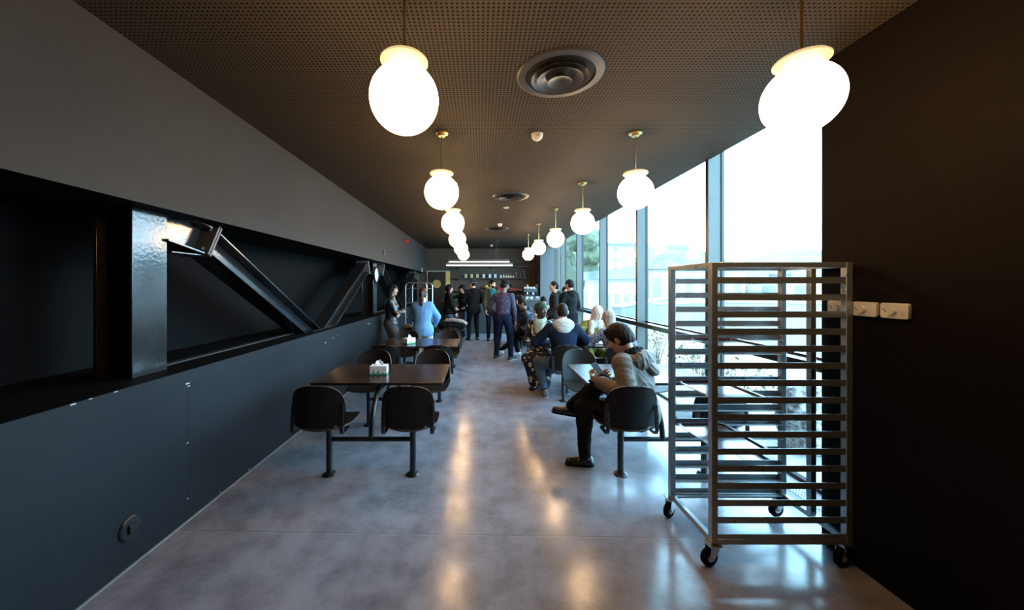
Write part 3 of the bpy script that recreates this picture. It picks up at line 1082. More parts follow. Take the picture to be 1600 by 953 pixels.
def surface_nets(F, lo, h):
    S = F < 0
    nx, ny, nz = F.shape
    cnt = np.zeros((nx - 1, ny - 1, nz - 1), np.int8)
    for i in (0, 1):
        for j in (0, 1):
            for k in (0, 1):
                cnt += S[i:nx - 1 + i, j:ny - 1 + j, k:nz - 1 + k]
    act = np.argwhere((cnt > 0) & (cnt < 8))
    if len(act) == 0:
        return np.zeros((0, 3)), np.zeros((0, 4), int)
    idx = np.full(cnt.shape, -1, np.int32)
    idx[act[:, 0], act[:, 1], act[:, 2]] = np.arange(len(act))
    acc = np.zeros((len(act), 3)); num = np.zeros(len(act))
    C = [(i, j, k) for i in (0, 1) for j in (0, 1) for k in (0, 1)]
    for p in range(8):
        for q in range(p + 1, 8):
            a, b = np.array(C[p]), np.array(C[q])
            if np.abs(a - b).sum() != 1:
                continue
            fa = F[act[:, 0] + a[0], act[:, 1] + a[1], act[:, 2] + a[2]]
            fb = F[act[:, 0] + b[0], act[:, 1] + b[1], act[:, 2] + b[2]]
            x = (fa < 0) != (fb < 0)
            t = np.where(x, fa / np.where(x, fa - fb, 1), 0)
            acc += np.where(x[:, None], a + t[:, None] * (b - a), 0)
            num += x
    V = lo + h * (act + acc / num[:, None])
    quads = []
    for d in range(3):
        sl0 = [slice(None)] * 3; sl1 = [slice(None)] * 3
        sl0[d] = slice(0, -1); sl1[d] = slice(1, None)
        A, B = S[tuple(sl0)], S[tuple(sl1)]
        e = np.argwhere(A != B)
        o1, o2 = (d + 1) % 3, (d + 2) % 3
        ok = (e[:, o1] > 0) & (e[:, o2] > 0) & (e[:, o1] < F.shape[o1] - 1) & (e[:, o2] < F.shape[o2] - 1)
        e = e[ok]
        fl = A[e[:, 0], e[:, 1], e[:, 2]]
        def cell(d1, d2):
            c = e.copy(); c[:, o1] -= d1; c[:, o2] -= d2
            return idx[c[:, 0], c[:, 1], c[:, 2]]
        q = np.stack([cell(1, 1), cell(0, 1), cell(0, 0), cell(1, 0)], 1)
        q[~fl] = q[~fl][:, ::-1]
        quads.append(q)
    return V, np.concatenate(quads)

def vnormals(V, Q):
    n = np.cross(V[Q[:, 2]] - V[Q[:, 0]], V[Q[:, 3]] - V[Q[:, 1]])
    N = np.zeros_like(V)
    for i in range(4):
        np.add.at(N, Q[:, i], n)
    return N / np.maximum(1e-12, np.linalg.norm(N, axis=1, keepdims=True))

def folds(V, Q, amp, freq, seed=0, stretch=(1, 1, .45)):
    """cloth creases: warped sine ridges pushed along the normals"""
    r = np.random.default_rng(seed)
    P = V * np.array(stretch)
    s = np.zeros(len(V))
    warp = np.zeros_like(V)
    for _ in range(4):
        k = r.normal(size=3); k /= np.linalg.norm(k)
        warp += np.sin((P @ k) * freq * .45 + r.uniform(0, 6))[:, None] * r.normal(size=3) * .22 / freq * 6
    P = P + warp
    for o in range(5):
        k = r.normal(size=3); k /= np.linalg.norm(k)
        v = np.sin((P @ k) * freq * (1 + .45 * o) + r.uniform(0, 6))
        s += (1 - np.abs(v)) ** 2 / (1 + .5 * o)
    s -= s.mean()
    return V + vnormals(V, Q) * (s * amp)[:, None]

def mesh_obj(name, V, Q, mats, parent, face_mat=None):
    me = bpy.data.meshes.new(name)
    me.vertices.add(len(V)); me.vertices.foreach_set('co', V.astype(np.float32).ravel())
    me.loops.add(len(Q) * 4); me.loops.foreach_set('vertex_index', Q.astype(np.int32).ravel())
    me.polygons.add(len(Q)); me.polygons.foreach_set('loop_start', np.arange(0, len(Q) * 4, 4, dtype=np.int32))
    me.polygons.foreach_set('use_smooth', np.ones(len(Q), bool))
    for m_ in (mats if isinstance(mats, (list, tuple)) else [mats]):
        me.materials.append(m_)
    if face_mat is not None:
        me.polygons.foreach_set('material_index', face_mat.astype(np.int32))
    me.update(calc_edges=True)
    o = bpy.data.objects.new(name, me)
    COL.objects.link(o)
    o.parent = parent
    return o

def ik(a, t, l1, l2, pole):
    d = t - a; L_ = np.linalg.norm(d)
    mx = (l1 + l2) * .995
    if L_ > mx:
        t = a + d / L_ * mx; d = t - a; L_ = mx
    u = d / L_
    x = (l1 * l1 - l2 * l2 + L_ * L_) / (2 * L_)
    hgt = math.sqrt(max(0, l1 * l1 - x * x))
    p = pole - u * (pole @ u)
    if np.linalg.norm(p) < 1e-5:
        p = vec(0, 1, 0) - u * u[1]
    return a + u * x + unit(p) * hgt, t

SKIN = {}
def skin_mat(tone):
    if tone not in SKIN:
        c = {'light': (.60, .36, .26), 'tan': (.43, .235, .15), 'mid': (.30, .15, .09), 'brown': (.16, .077, .045), 'dark': (.055, .028, .019)}[tone]
        m = mat('skin_' + tone, c, .45, var=.08, vscale=30)
        nt, N, L, b = nodes_of(m)
        b.inputs['Subsurface Weight'].default_value = .08
        b.inputs['Subsurface Radius'].default_value = (.01, .004, .002)
        lip = mat('lips_' + tone, tuple(x * y for x, y in zip(c, (.80, .52, .52))), .4)
        brow = mat('brow_' + tone, (.015, .010, .008), .7)
        SKIN[tone] = (m, lip, brow)
    return SKIN[tone]
M_eye = mat('eye', (.035, .025, .02), .15)
M_eyew = mat('eye_white', (.36, .33, .31), .3)

class Fig:
    def __init__(self, name_label, x, y, yaw, tall=1.75, fem=False, seat=False, pz=None, lean=0, hunch=0, side=0, twist=0, hyaw=0, hpitch=0, hroll=0,
                 hands=None, elbow=None, feet=None, toes=None, knee=None, curl=(.5, .5), palm=None, tone='tan', vox=.0065, cat='person', footpitch=(0, 0), group=None, sp=1.0, hsc=1.0):
        self.s = s = tall / 1.75
        self.fem = fem
        self.root = thing('person', name_label, cat, (x, y, 0), math.radians(yaw), group)
        Rw = rotz(-math.radians(yaw))
        def loc(p, dflt):
            if p is None:
                return np.array(dflt, float)
            if p[0] == 'w':
                return Rw @ (np.array(p[1:], float) - vec(x, y, 0))
            return np.array(p, float)
        self.vox = vox
        self.tone = tone
        if pz is None:
            pz = .545 if seat else .93 * s
        self.P = P = vec(0, 0, pz)
        Rt = rotx(-math.radians(lean)) @ roty(math.radians(side))
        # hips turn little, chest turns with twist
        self.Rp = rotx(-math.radians(lean) * (.35 if not seat else .4))
        self.Rt = Rt = Rt @ rotz(math.radians(twist))
        up = Rt[:, 2]
        Rc = rotx(-math.radians(lean + hunch)) @ roty(math.radians(side)) @ rotz(math.radians(twist))
        self.Rc = Rc
        self.W = P + up * .17 * s * sp
        self.Ch = P + up * .20 * s * sp + Rc[:, 2] * .13 * s * sp
        self.NB = P + up * .22 * s * sp + Rc[:, 2] * .285 * s * sp
        sw = (.155 if fem else .178) * s
        self.sh = [self.NB + Rc[:, 0] * (sw * q) - Rc[:, 2] * .045 * s for q in (-1, 1)]       # 0 = left, 1 = right
        Rh = rotz(math.radians(hyaw)) @ rotx(math.radians(hpitch)) @ roty(math.radians(hroll))
        self.Rh = Rh
        neck = unit(.62 * Rc[:, 2] + .38 * Rh[:, 2])
        self.H = self.NB + neck * .085 * s + Rh[:, 2] * .105 * s + Rh[:, 1] * .022 * s
        self.hs = s * hsc
        hands = hands or [None, None]
        elbow = elbow or [None, None]
        self.el, self.wr = [], []
        for i, q in enumerate((-1, 1)):
            t = loc(hands[i], (q * .25 * s, .06, (pz - .13 * s) if not seat else .64) if not seat else (q * .13, .33, .66))
            po = loc(elbow[i], (0, 0, 0)) if elbow[i] is not None else vec(q * .5, -.6, -.5)
            e, wv = ik(self.sh[i], t, .285 * s, .255 * s, po)
            self.el.append(e); self.wr.append(wv)
        feet = feet or [None, None]
        knee = knee or [None, None]
        self.hip, self.kn, self.an, self.toe = [], [], [], []
        for i, q in enumerate((-1, 1)):
            hp = P + vec(q * .088 * s, 0, -.02)
            t = loc(feet[i], (q * .10 * s, 0, .085 * s) if not seat else (q * .11, .42, .085))
            po = np.array(knee[i], float) if knee[i] is not None else (vec(q * .1, 1, .15) if not seat else vec(q * .25, .35, 1))
            kk, aa = ik(hp, t, .43 * s, .42 * s, po)
            self.hip.append(hp); self.kn.append(kk); self.an.append(aa)
            ty = (toes or [q * -8, q * -8])[i] if toes is not None else -q * 8
            tv = vec(-math.sin(math.radians(ty)), math.cos(math.radians(ty)), 0)
            fp = math.radians(footpitch[i])
            self.toe.append(vec(tv[0] * math.cos(fp), tv[1] * math.cos(fp), math.sin(fp)))
        self.curl = curl
        self.palm = palm or [None, None]

    # ---- primitive groups
    def hp_(self, *a):
        return self.H + self.Rh @ (np.array(a, float) * self.hs)
    def torso(self, S, inf=0., k=.05, low=True):
        s = self.s; f = self.fem
        wd = .150 if f else .160
        if low:
            S.ell(self.P + vec(0, -.005, 0), self.Rp, np.array((.168 if f else .158, .115, .13)) * s + inf, k)
        S.ell(self.W, self.Rt, np.array((.128 if f else .145, .098, .145)) * s + inf, k)
        S.ell(self.Ch, self.Rc, np.array((wd, .112, .16)) * s + inf, k)
        a, b = self.sh
        S.cap(a * .88 + b * .12 - self.Rc[:, 2] * .012, b * .88 + a * .12 - self.Rc[:, 2] * .012, .062 * s + inf, .062 * s + inf, k)
        S.cap(self.NB - self.Rc[:, 2] * .05 * s, self.NB + self.Rc[:, 2] * .0 * s, .085 * s + inf * .7, .060 * s + inf * .5, k)
        if f:
            for q in (-1, 1):
                S.ell(self.Ch + self.Rc @ vec(q * .065, .085, .0) * s, self.Rc, np.array((.062, .055, .062)) * s + inf * .8, .03)
    def arms(self, S, inf=0., k=.03, upto=1.0, side=(0, 1)):
        s = self.s * (.9 if self.fem else 1)
        for i in side:
            S.cap(self.sh[i], self.el[i], .053 * s + inf, .041 * s + inf, k)
            e = self.el[i] + (self.wr[i] - self.el[i]) * upto
            S.cap(self.el[i], e, .041 * s + inf, (.041 - .013 * upto) * s + inf, k)
    def legs(self, S, inf=0., k=.03, upto=1.0):
        s = self.s
        for i in (0, 1):
            S.cap(self.hip[i], self.kn[i], .087 * s + inf, .056 * s + inf, k)
            e = self.kn[i] + (self.an[i] - self.kn[i]) * upto
            S.cap(self.kn[i], e, .055 * s + inf, .038 * s + inf, k)
            d = unit(self.an[i] - self.kn[i])
            back = -unit(self.toe[i] - d * (self.toe[i] @ d))
            S.ell(self.kn[i] + (self.an[i] - self.kn[i]) * .3 + back * .018 * s, np.eye(3), np.array((.047, .047, .085)) * s + inf * .8, .04)
        for q in (-1, 1):
            S.ell(self.P + self.Rp @ vec(q * .075, -.040, -.04) * s, self.Rp, np.array((.080, .078, .10)) * s + inf, .05)
    def hand(self, S, i):
        s = self.s * (.92 if self.fem else 1)
        d = unit(self.wr[i] - self.el[i])
        q = (-1, 1)[i]
        n = self.palm[i]
        n = vec(-q, .2, 0) if n is None else np.array(n, float)
        n = unit(n - d * (n @ d))
        th = np.cross(d, n) * q          # thumb side
        w_ = self.wr[i]
        S.cap(w_ - d * .02 * s, w_ + d * .03 * s, .027 * s, .027 * s, .012)
        R = np.stack([th, d, n], 1)
        S.ell(w_ + d * .055 * s, R, np.array((.040, .050, .0155)) * s, .012)
        c = self.curl[i]
        for j, (o, L_) in enumerate(((.030, .95), (.010, 1.05), (-.010, .98), (-.029, .78))):
            p = w_ + d * (.092 if j < 3 else .085) * s + th * o * s
            a = c * (.75 + .12 * j)
            for ln, r0, r1 in ((.044, .0092, .0086), (.028, .0086, .0080), (.022, .0080, .0068)):
                dd = math.cos(a) * d + math.sin(a) * n
                e = p + dd * ln * L_ * s
                S.cap(p, e, r0 * s, r1 * s, .004)
                p = e; a += c * .85
        p = w_ + d * .026 * s + th * .028 * s
        dd = unit(.62 * d + .62 * th + .42 * n)
        e = p + dd * .042 * s
        S.cap(p, e, .0135 * s, .0105 * s, .008)
        dd = unit(dd + (.55 * d - .35 * th + .35 * n) * (.5 + c))
        S.cap(e, e + dd * .032 * s, .0105 * s, .0085 * s, .004)
    def head(self, S):
        h = self.hs; R = self.Rh; p = self.hp_
        S.cap(self.NB - self.Rc[:, 2] * .02, p(0, -.022, -.045), (.054 if self.fem else .060) * self.s, (.050 if self.fem else .057) * h, .03)
        S.ell(p(0, -.012, .035), R, np.array((.074, .094, .090)) * h, .02)
        S.ell(p(0, .022, -.035), R, np.array((.059 if self.fem else .064, .066, .074)) * h, .03)
        S.ell(p(0, .066, -.090), R, np.array((.024, .022, .019)) * h, .028)
        for q in (-1, 1):
            S.ell(p(q * .040, .060, -.016), R, np.array((.022, .022, .024)) * h, .02)
            S.ell(p(q * .079, -.010, -.002), R @ roty(q * .15) @ rotz(-q * .35), np.array((.009, .021, .032)) * h, .008)
        S.cap(p(-.030, .083, .040), p(.030, .083, .040), .011 * h, .011 * h, .016)
        for q in (-1, 1):
            S.ell(p(q * .031, .100, .018), R, np.array((.017, .016, .012)) * h, .012, 's')
        S.cap(p(0, .088, .020), p(0, .104, -.020), .0085 * h, .0125 * h, .014)
        for q in (-1, 1):
            S.ell(p(q * .013, .095, -.025), R, np.array((.009, .010, .008)) * h, .006)
            S.ell(p(q * .031, .080, .016), R, np.array((.0135, .0125, .0115)) * h, .003)
        S.ell(p(0, .091, -.054), R, np.array((.023, .011, .006)) * h, .005)
        S.ell(p(0, .089, -.066), R, np.array((.019, .011, .0065)) * h, .005)
    def feet_(self, S, inf=0.):
        s = self.s
        for i in (0, 1):
            a, t = self.an[i], self.toe[i]
            u = unit(vec(0, 0, 1) - t * t[2])
            S.cap(a, a - u * .045 * s - t * .02 * s, .036 * s + inf, .034 * s + inf, .02)
            S.cap(a - u * .05 * s - t * .03 * s, a - u * .062 * s + t * .14 * s, .033 * s + inf, .022 * s + inf, .02)
    # ---- meshes
    def skin(self):
        S = SDF()
        self.torso(S, -.004); self.arms(S); self.legs(S); self.feet_(S)
        self.head(S)
        self.hand(S, 0); self.hand(S, 1)
        V, Q = S.mesh(self.vox)
        C = V[Q].mean(1)
        L_ = (C - self.H) @ self.Rh / self.hs
        fm = np.zeros(len(Q), int)
        x, y, z = np.abs(L_[:, 0]), L_[:, 1], L_[:, 2]
        near = (np.linalg.norm(L_, axis=1) < .16)
        fm[near & (y > .082) & (x < .024) & (z < -.048) & (z > -.072)] = 1
        fm[near & (y > .055) & (x > .012) & (x < .050) & (z > .035) & (z < .043)] = 2
        ey = near & (y > .078) & (np.hypot(x - .031, (z - .016) * 2.1) < .0125)
        fm[ey] = 4
        fm[ey & (np.hypot(x - .031, z - .016) < .0070)] = 3
        sk = skin_mat(self.tone)
        self.body = mesh_obj('body', V, Q, [sk[0], sk[1], sk[2], M_eye, M_eyew], self.root, fm)
        return self
    def put(self, name, S, m, vox=None, amp=0., freq=30., seed=1, stretch=(1, 1, .45), label=None, parent=None):
        V, Q = S.mesh(vox or self.vox * 1.25)
        if amp:
            V = folds(V, Q, amp, freq, seed, stretch)
        o = mesh_obj(name, V, Q, m, parent or self.root)
        if label:
            o['label'] = label
        return o
    def top(self, name, m, inf=.016, hem=.10, cuff=.97, amp=.003, freq=30, seed=1, collar=True, flare=0., vox=None, armw=None, hood=None, sleeve=None, cutneck=True, stretch=(1, 1, .45)):
        """shirt, sweater or coat: torso and sleeves as one garment"""
        S = SDF(); s = self.s
        self.torso(S, inf)
        self.arms(S, armw if armw is not None else inf * .8, upto=cuff if sleeve is None else sleeve)
        if hem > .06:
            n = int(hem / .08) + 1
            for q in range(n):
                dz = hem * (q + 1) / n
                S.ell(self.P + vec(0, 0, -dz + .03), np.eye(3), np.array((.168 + flare * dz, .122 + flare * dz, .10)) * s + inf, .05)
            S.cut(self.P + vec(0, 0, -hem), (0, 0, -1))
        if collar:
            S.cap(self.NB - self.Rc[:, 2] * .0, self.NB + self.Rc[:, 2] * .035 * s + self.Rc[:, 1] * .008, (.070 + inf * .3) * s, (.063 + inf * .3) * s, .02)
        if cutneck:
            S.cut(self.NB + self.Rc[:, 2] * .045 * s, self.Rc[:, 2] - .25 * self.Rc[:, 1]) if not hood else None
        return self.put(name, S, m, vox, amp, freq, seed, stretch)
    def hood_down(self, name, m, inf=.02, amp=.003, vox=None, big=1.0):
        S = SDF(); s = self.s
        c = self.NB + self.Rc @ vec(0, -.080, -.005) * s
        S.ell(c, self.Rc @ rotx(.45), np.array((.120 * big, .062 * big, .085 * big)) * s, .03)
        S.ell(c + self.Rc @ vec(0, -.02, -.07) * s, self.Rc @ rotx(.2), np.array((.075 * big, .045, .06 * big)) * s, .04)
        for q in (-1, 1):
            S.cap(c + self.Rc @ vec(q * .085, .01, .01) * s, self.NB + self.Rc @ vec(q * .065, .085, -.02) * s, .040 * s * big, .024 * s * big, .03)
        S.ell(self.NB + self.Rc @ vec(0, .0, .055) * s, self.Rc, np.array((.068, .07, .06)) * s, .02, 's')
        return self.put(name, S, m, vox, amp, 38, 5, (1, 1, 1))
    def trousers(self, m, inf=.012, upto=.98, amp=.003, freq=26, seed=2, top=.10, vox=None, name='trousers', wide=0.):
        S = SDF(); s = self.s
        S.ell(self.P + vec(0, -.005, 0), self.Rp, np.array((.168 if self.fem else .158, .115, .13)) * s + inf, .05)
        S.cut(self.P + self.Rp[:, 2] * top * s, self.Rp[:, 2])
        self.legs(S, inf, upto=upto)
        if wide:
            for i in (0, 1):
                S.cap(self.hip[i], self.kn[i], .09 * s + inf, .068 * s + wide * .5, .04)
                S.cap(self.kn[i], self.kn[i] + (self.an[i] - self.kn[i]) * upto, .068 * s + wide * .5, .055 * s + wide, .04)
        return self.put(name, S, m, vox, amp, freq, seed, (1, 1, .8))
    def skirt(self, m, length=.75, r=.30, amp=.006, seed=3):
        S = SDF(); s = self.s
        S.ell(self.P, self.Rp, np.array((.175, .125, .14)) * s + .012, .05)
        n = 8
        for q in range(n):
            t = (q + 1) / n
            S.ell(self.P + vec(0, 0, -length * t), np.eye(3), (.165 + (r - .165) * t, .13 + (r - .13) * t * .8, .10), .06)
        S.cut(self.P + vec(0, 0, -length), (0, 0, -1))
        S.cut(self.P + self.Rp[:, 2] * .12 * s, self.Rp[:, 2])
        return self.put('skirt', S, m, None, amp, 22, seed, (1, 1, .08))
    def shoes(self, m, msole=None, inf=.010, high=0.):
        s = self.s
        for i in (0, 1):
            a, t = self.an[i], self.toe[i]
            u = unit(vec(0, 0, 1) - t * t[2])
            S = SDF()
            S.cap(a - u * (.02 - high), a - u * .045 * s - t * .02 * s, .036 * s + inf, .036 * s + inf, .02)
            S.cap(a - u * .05 * s - t * .035 * s, a - u * .058 * s + t * .135 * s, .036 * s + inf, .027 * s + inf, .025)
            S.cut(a - u * .070 * s, -u)
            S.cut(a + u * (.012 + high) * s, u)
            o = self.put('shoe', S, m, min(self.vox, .006))
            S = SDF()
            S.cap(a - u * .072 * s - t * .035 * s, a - u * .072 * s + t * .135 * s, .038 * s + inf, .030 * s + inf, .02)
            S.cut(a - u * .070 * s, u)
            S.cut(a - u * .0845 * s, -u)
            self.put('sole', S, msole or M_rubber, min(self.vox, .0055), parent=o)
    # ---- hair and head-wear
    def hair(self, m, kind='short', label=None, front=.0, amp=.002):
        S = SDF(); h = self.hs; R = self.Rh; p = self.hp_
        t = {'buzz': .004, 'short': .012, 'thick': .022, 'long': .016, 'pony': .012, 'curly': .034}[kind]
        S.ell(p(0, -.014, .038), R, np.array((.0745, .095, .0905)) * h + t, .02)
        S.ell(p(0, -.055, -.01), R, np.array((.066, .055, .075)) * h + t * .8, .03)
        if kind == 'thick':
            S.ell(p(.0, .045, .108), R, np.array((.062, .045, .026)) * h, .03)
            S.ell(p(.03, .0, .118), R, np.array((.05, .06, .025)) * h, .03)
        n = R @ vec(0, .80, -.60)
        S.cut(p(0, .088, .074 + front), n)
        if kind in ('buzz', 'short', 'thick', 'pony'):
            S.cut(p(0, 0, -.062), -R[:, 2])
            for q in (-1, 1):
                S.ell(p(q * .085, -.004, -.012), R, np.array((.024, .026, .034)) * h, .006, 's')
        if kind == 'long':
            for q, ln in ((-1, .40), (1, .39), (0, .42)):
                a = p(q * .068, -.035, .0)
                b = a + (-self.Rc[:, 2]) * ln * h * .55 - self.Rc[:, 1] * .02 + R[:, 0] * q * .02
                c = a + (-self.Rc[:, 2]) * ln * h - self.Rc[:, 1] * .035 + R[:, 0] * q * .02
                S.cap(a, b, .042 * h, .052 * h, .04); S.cap(b, c, .052 * h, .026 * h, .04)
        if kind == 'curly':
            r_ = np.random.default_rng(4)
            for _ in range(26):
                a = r_.uniform(-2.4, 2.4); z = r_.uniform(-.14, .08)
                S.ell(p(math.sin(a) * .088, -math.cos(a) * .085 - .01, z), R, np.array((.036, .036, .038)) * h, .006)
        o = self.put('hair', S, m, min(self.vox, .006), amp, 90, 8, (1, 1, .3), label)
        if kind == 'pony':
            S = SDF()
            a = p(0, -.112, .060)
            pts = [a, p(0, -.150, .035), p(0, -.160, -.03), p(.005, -.150, -.11), p(.0, -.138, -.20), p(.006, -.130, -.275)]
            rs = [.020, .030, .034, .036, .030, .010]
            for i in range(5):
                S.cap(pts[i], pts[i + 1], rs[i] * h, rs[i + 1] * h, .015)
            self.put('ponytail', S, m, .005, .004, 60, 9, (1, 1, .3), parent=o)
        return o
    def beard(self, m):
        S = SDF(); h = self.hs; R = self.Rh; p = self.hp_
        S.ell(p(0, .022, -.045), R, np.array((.0625, .070, .072)) * h, .02)
        S.ell(p(0, .068, -.092), R, np.array((.029, .027, .023)) * h, .02)
        S.ell(p(0, .115, .01), R, np.array((.060, .075, .058)) * h, .01, 's')
        S.ell(p(0, .112, -.060), R, np.array((.021, .025, .010)) * h, .006, 's')
        S.cut(p(0, 0, -.012), R[:, 2]); S.cut(p(0, -.012, 0), -R[:, 1])
        return self.put('beard', S, m, .005)
    def beanie(self, name, m, t=.016, label=None, back=0.):
        S = SDF(); h = self.hs; R = self.Rh; p = self.hp_
        S.ell(p(0, -.014, .042), R, np.array((.0745, .095, .092)) * h + t, .02)
        if back:
            S.ell(p(0, -.065 - back, .050), R, np.array((.075, .075, .075)) * h, .03)
        S.cut(p(0, .09, .055), R @ vec(0, .62, -.78))
        return self.put(name, S, m, min(.006, self.vox), .0025, 45, 3, (1, .6, 1), label)
    def cap_hat(self, m, label=None):
        S = SDF(); h = self.hs; R = self.Rh; p = self.hp_
        S.ell(p(0, -.012, .050), R, np.array((.084, .104, .092)) * h, .02)
        S.cut(p(0, 0, .045), -R[:, 2] + .18 * R[:, 1])
        o = self.put('cap', S, m, .005, label=label)
        S = SDF()
        S.ell(p(0, .125, .052), R @ rotx(-.18), np.array((.072, .072, .010)) * h, .01)
        S.cut(p(0, .075, .05), -R[:, 1])
        self.put('brim', S, m, .005, parent=o)
        S = SDF().ell(p(0, -.012, .140), R, np.array((.009, .009, .006)) * h)
        self.put('button', S, m, .004, parent=o)
        return o
    def bucket(self, m, mb):
        S = SDF(); h = self.hs; R = self.Rh; p = self.hp_
        S.cap(p(0, -.012, .055), p(0, -.012, .105), .098 * h, .080 * h, .02)
        S.cut(p(0, 0, .140), R[:, 2], ); S.cut(p(0, 0, .040), -R[:, 2])
        o = self.put('bucket_hat', S, m, .006, .001, 40)
        S = SDF()
        S.ell(p(0, -.010, .034), R, np.array((.106, .122, .030)) * h, .01)
        S.ell(p(0, -.010, -.004), R, np.array((.094, .110, .040)) * h, .006, 's')
        self.put('hat_brim', S, mb, .0055, parent=o)
        return o
    def hijab(self, m, drape=True, label=None, open_=1.0, vox=None):
        S = SDF(); h = self.hs; R = self.Rh; p = self.hp_
        S.ell(p(0, -.014, .032), R, np.array((.088, .108, .108)) * h, .02)
        S.ell(p(0, .000, -.055), R, np.array((.078, .085, .075)) * h, .03)
        S.cap(p(0, -.01, -.08), self.NB + self.Rc @ vec(0, .02, -.02), .072 * h, .105 * h, .04)
        S.ell(p(0, .125, -.015), R, np.array((.056 * open_, .085, .080)) * h, .008, 's')
        if drape:
            for q in (-1, 1):
                a = self.NB + self.Rc @ vec(q * .07, .075, .02)
                b = self.Ch + self.Rc @ vec(q * .085, .135, .05)
                c = self.Ch + self.Rc @ vec(q * .075, .135, -.15)
                S.cap(a, b, .046, .040, .03); S.cap(b, c, .040, .034, .03)
        return self.put('headscarf', S, m, vox or .006, .0055, 46, 4, (1, .7, .45), label)
    def scarf(self, m, label=None, tails=True, name='scarf'):
        S = SDF(); s = self.s
        c = self.NB + self.Rc[:, 2] * .025 * s
        n = 14
        for q in range(n):
            a0, a1 = 2 * math.pi * q / n, 2 * math.pi * (q + 1) / n
            f = lambda a: c + self.Rc @ vec(.078 * math.sin(a), .070 * math.cos(a) + .012, -.012 * math.cos(a)) * s
            S.cap(f(a0), f(a1), .034 * s, .034 * s, .015)
        if tails:
            for q in (-1, 0, 1):
                a = self.NB + self.Rc @ vec(q * .05, .085, -.02) * s
                S.cap(a, self.Ch + self.Rc @ vec(q * .045, .125, .03 - .04 * (q == 0)) * s, .045 * s, .030 * s, .05)
        return self.put(name, S, m, .0065, .0035, 40, 6, (1, 1, .5), label)
# ------------------------------------------------------------------ the people in the room
C_black = mat('black_cloth', (.0075, .0072, .0072), .85, var=.15, vscale=30, spec=.10)
C_blackgl = mat('black_leather', (.012, .012, .012), .32, spec=.6)
C_char = mat('charcoal_cloth', (.019, .019, .019), .9, var=.15, vscale=30, spec=.10)
C_navy = mat('navy_cloth', (.008, .013, .028), .85, var=.15, vscale=30, spec=.10)
C_navyp = mat('navy_puffer', (.009, .011, .020), .6, spec=.25)
C_denim = mat('blue_denim', (.05, .085, .16), .85, var=.25, vscale=18, spec=.10)
C_ddenim = mat('dark_denim', (.007, .0105, .026), .85, var=.2, vscale=18, spec=.10)
C_gdenim = mat('washed_denim', (.085, .12, .17), .85, var=.25, vscale=16, spec=.10)
C_blue = mat('light_blue_wool', (.16, .335, .58), .9, var=.08, vscale=40, spec=.10)
C_whitec = mat('white_cloth', (.72, .71, .69), .85, spec=.10)
C_cream = mat('cream_cloth', (.46, .42, .37), .85, var=.06, vscale=20, spec=.10)
C_beige = mat('beige_jacket', (.150, .116, .090), .62, var=.06, vscale=8)
C_beigein = mat('dark_lining', (.006, .006, .007), .8, spec=.1)
C_olive = mat('olive_jacket', (.055, .045, .026), .85, var=.12, vscale=20, spec=.10)
C_tealc = mat('teal_cloth', (.01, .10, .11), .85, spec=.10)
C_greyc = mat('grey_wool', (.085, .085, .082), .9, var=.12, vscale=30, spec=.10)
C_khaki = mat('khaki_cloth', (.42, .36, .27), .85, spec=.10)
C_dgreen = mat('dark_green_wrap', (.010, .035, .014), .8, var=.2, vscale=20)
C_sage = mat('sage_scarf', (.30, .33, .25), .85, var=.25, vscale=60)
C_redc = mat('red_cloth', (.35, .015, .02), .85, spec=.10)
C_polka = spot_mat('purple_dotted_cotton', (.026, .014, .040), [((.50, .42, .50), .19)], 62)
C_floral = spot_mat('floral_print', (.007, .008, .018), [((.04, .16, .45), .20), ((.60, .55, .36), .42)], 13, warp=.14)
C_mustard = stripe_mat('mustard_checked_wool', (.135, .105, .006), (.28, .25, .12), 3.2, .022)
C_ikat = spot_mat('blue_white_knit', (.028, .035, .075), [((.42, .40, .43), .60)], 75, warp=.35)
C_greyscarf = stripe_mat('taupe_striped_scarf', (.33, .27, .22), (.22, .18, .15), 8, .25, axis=(1, 0))
C_plaid = stripe_mat('beige_checked_shirt', (.45, .34, .24), (.16, .12, .10), 6, .12)
C_hatband = spot_mat('grey_hat_weave', (.03, .036, .05), [((.22, .23, .25), .35)], 60)
C_hat = mat('dark_blue_hat', (.022, .028, .042), .8)
H_black = mat('black_hair', (.006, .005, .004), .55, bump=.18, bscale=420, spec=.12)
H_brown = mat('brown_hair', (.050, .022, .012), .45, bump=.18, bscale=420, spec=.35)
H_dark = mat('dark_brown_hair', (.012, .007, .005), .5, bump=.18, bscale=420, spec=.15)
S_black = mat('black_shoe_leather', (.008, .008, .008), .3, spec=.6)
S_white = mat('white_sneaker', (.72, .70, .66), .5)
S_dark = mat('dark_sneaker', (.025, .024, .022), .7)
M_solew = mat('pale_sole', (.45, .42, .38), .7)

# 1 the man with the phone, nearest the viewer
f = Fig('person in a beige hooded jacket and black trousers, sitting cross-legged looking at a phone', 1.365, 3.15, 42, 1.74, seat=True, pz=.53, side=8, sp=.88, hsc=1.05, lean=6, hunch=12, hyaw=6, hpitch=-32,
        hands=[('w', 1.04, 3.16, .765), ('w', 1.235, 3.37, .715)], elbow=[vec(-.5, .05, -1), vec(.6, -.3, -.8)],
        feet=[('w', .93, 3.26, .085), ('w', .855, 3.46, .46)], toes=[42, 44], knee=[vec(-.05, .5, 1), vec(-.55, .2, 1.1)], footpitch=(0, 8),
        curl=(.95, .85), palm=[vec(.75, .2, .6), vec(-.5, .1, .85)], tone='tan', vox=.0045)
f.skin()
f.trousers(C_black, inf=.016, amp=.004, freq=24, vox=.007, upto=.97)
f.top('jacket', C_beige, inf=.032, hem=.10, amp=.0065, freq=17, vox=.006, armw=.027, seed=11, stretch=(1, 1, .8), collar=False)
S = SDF()
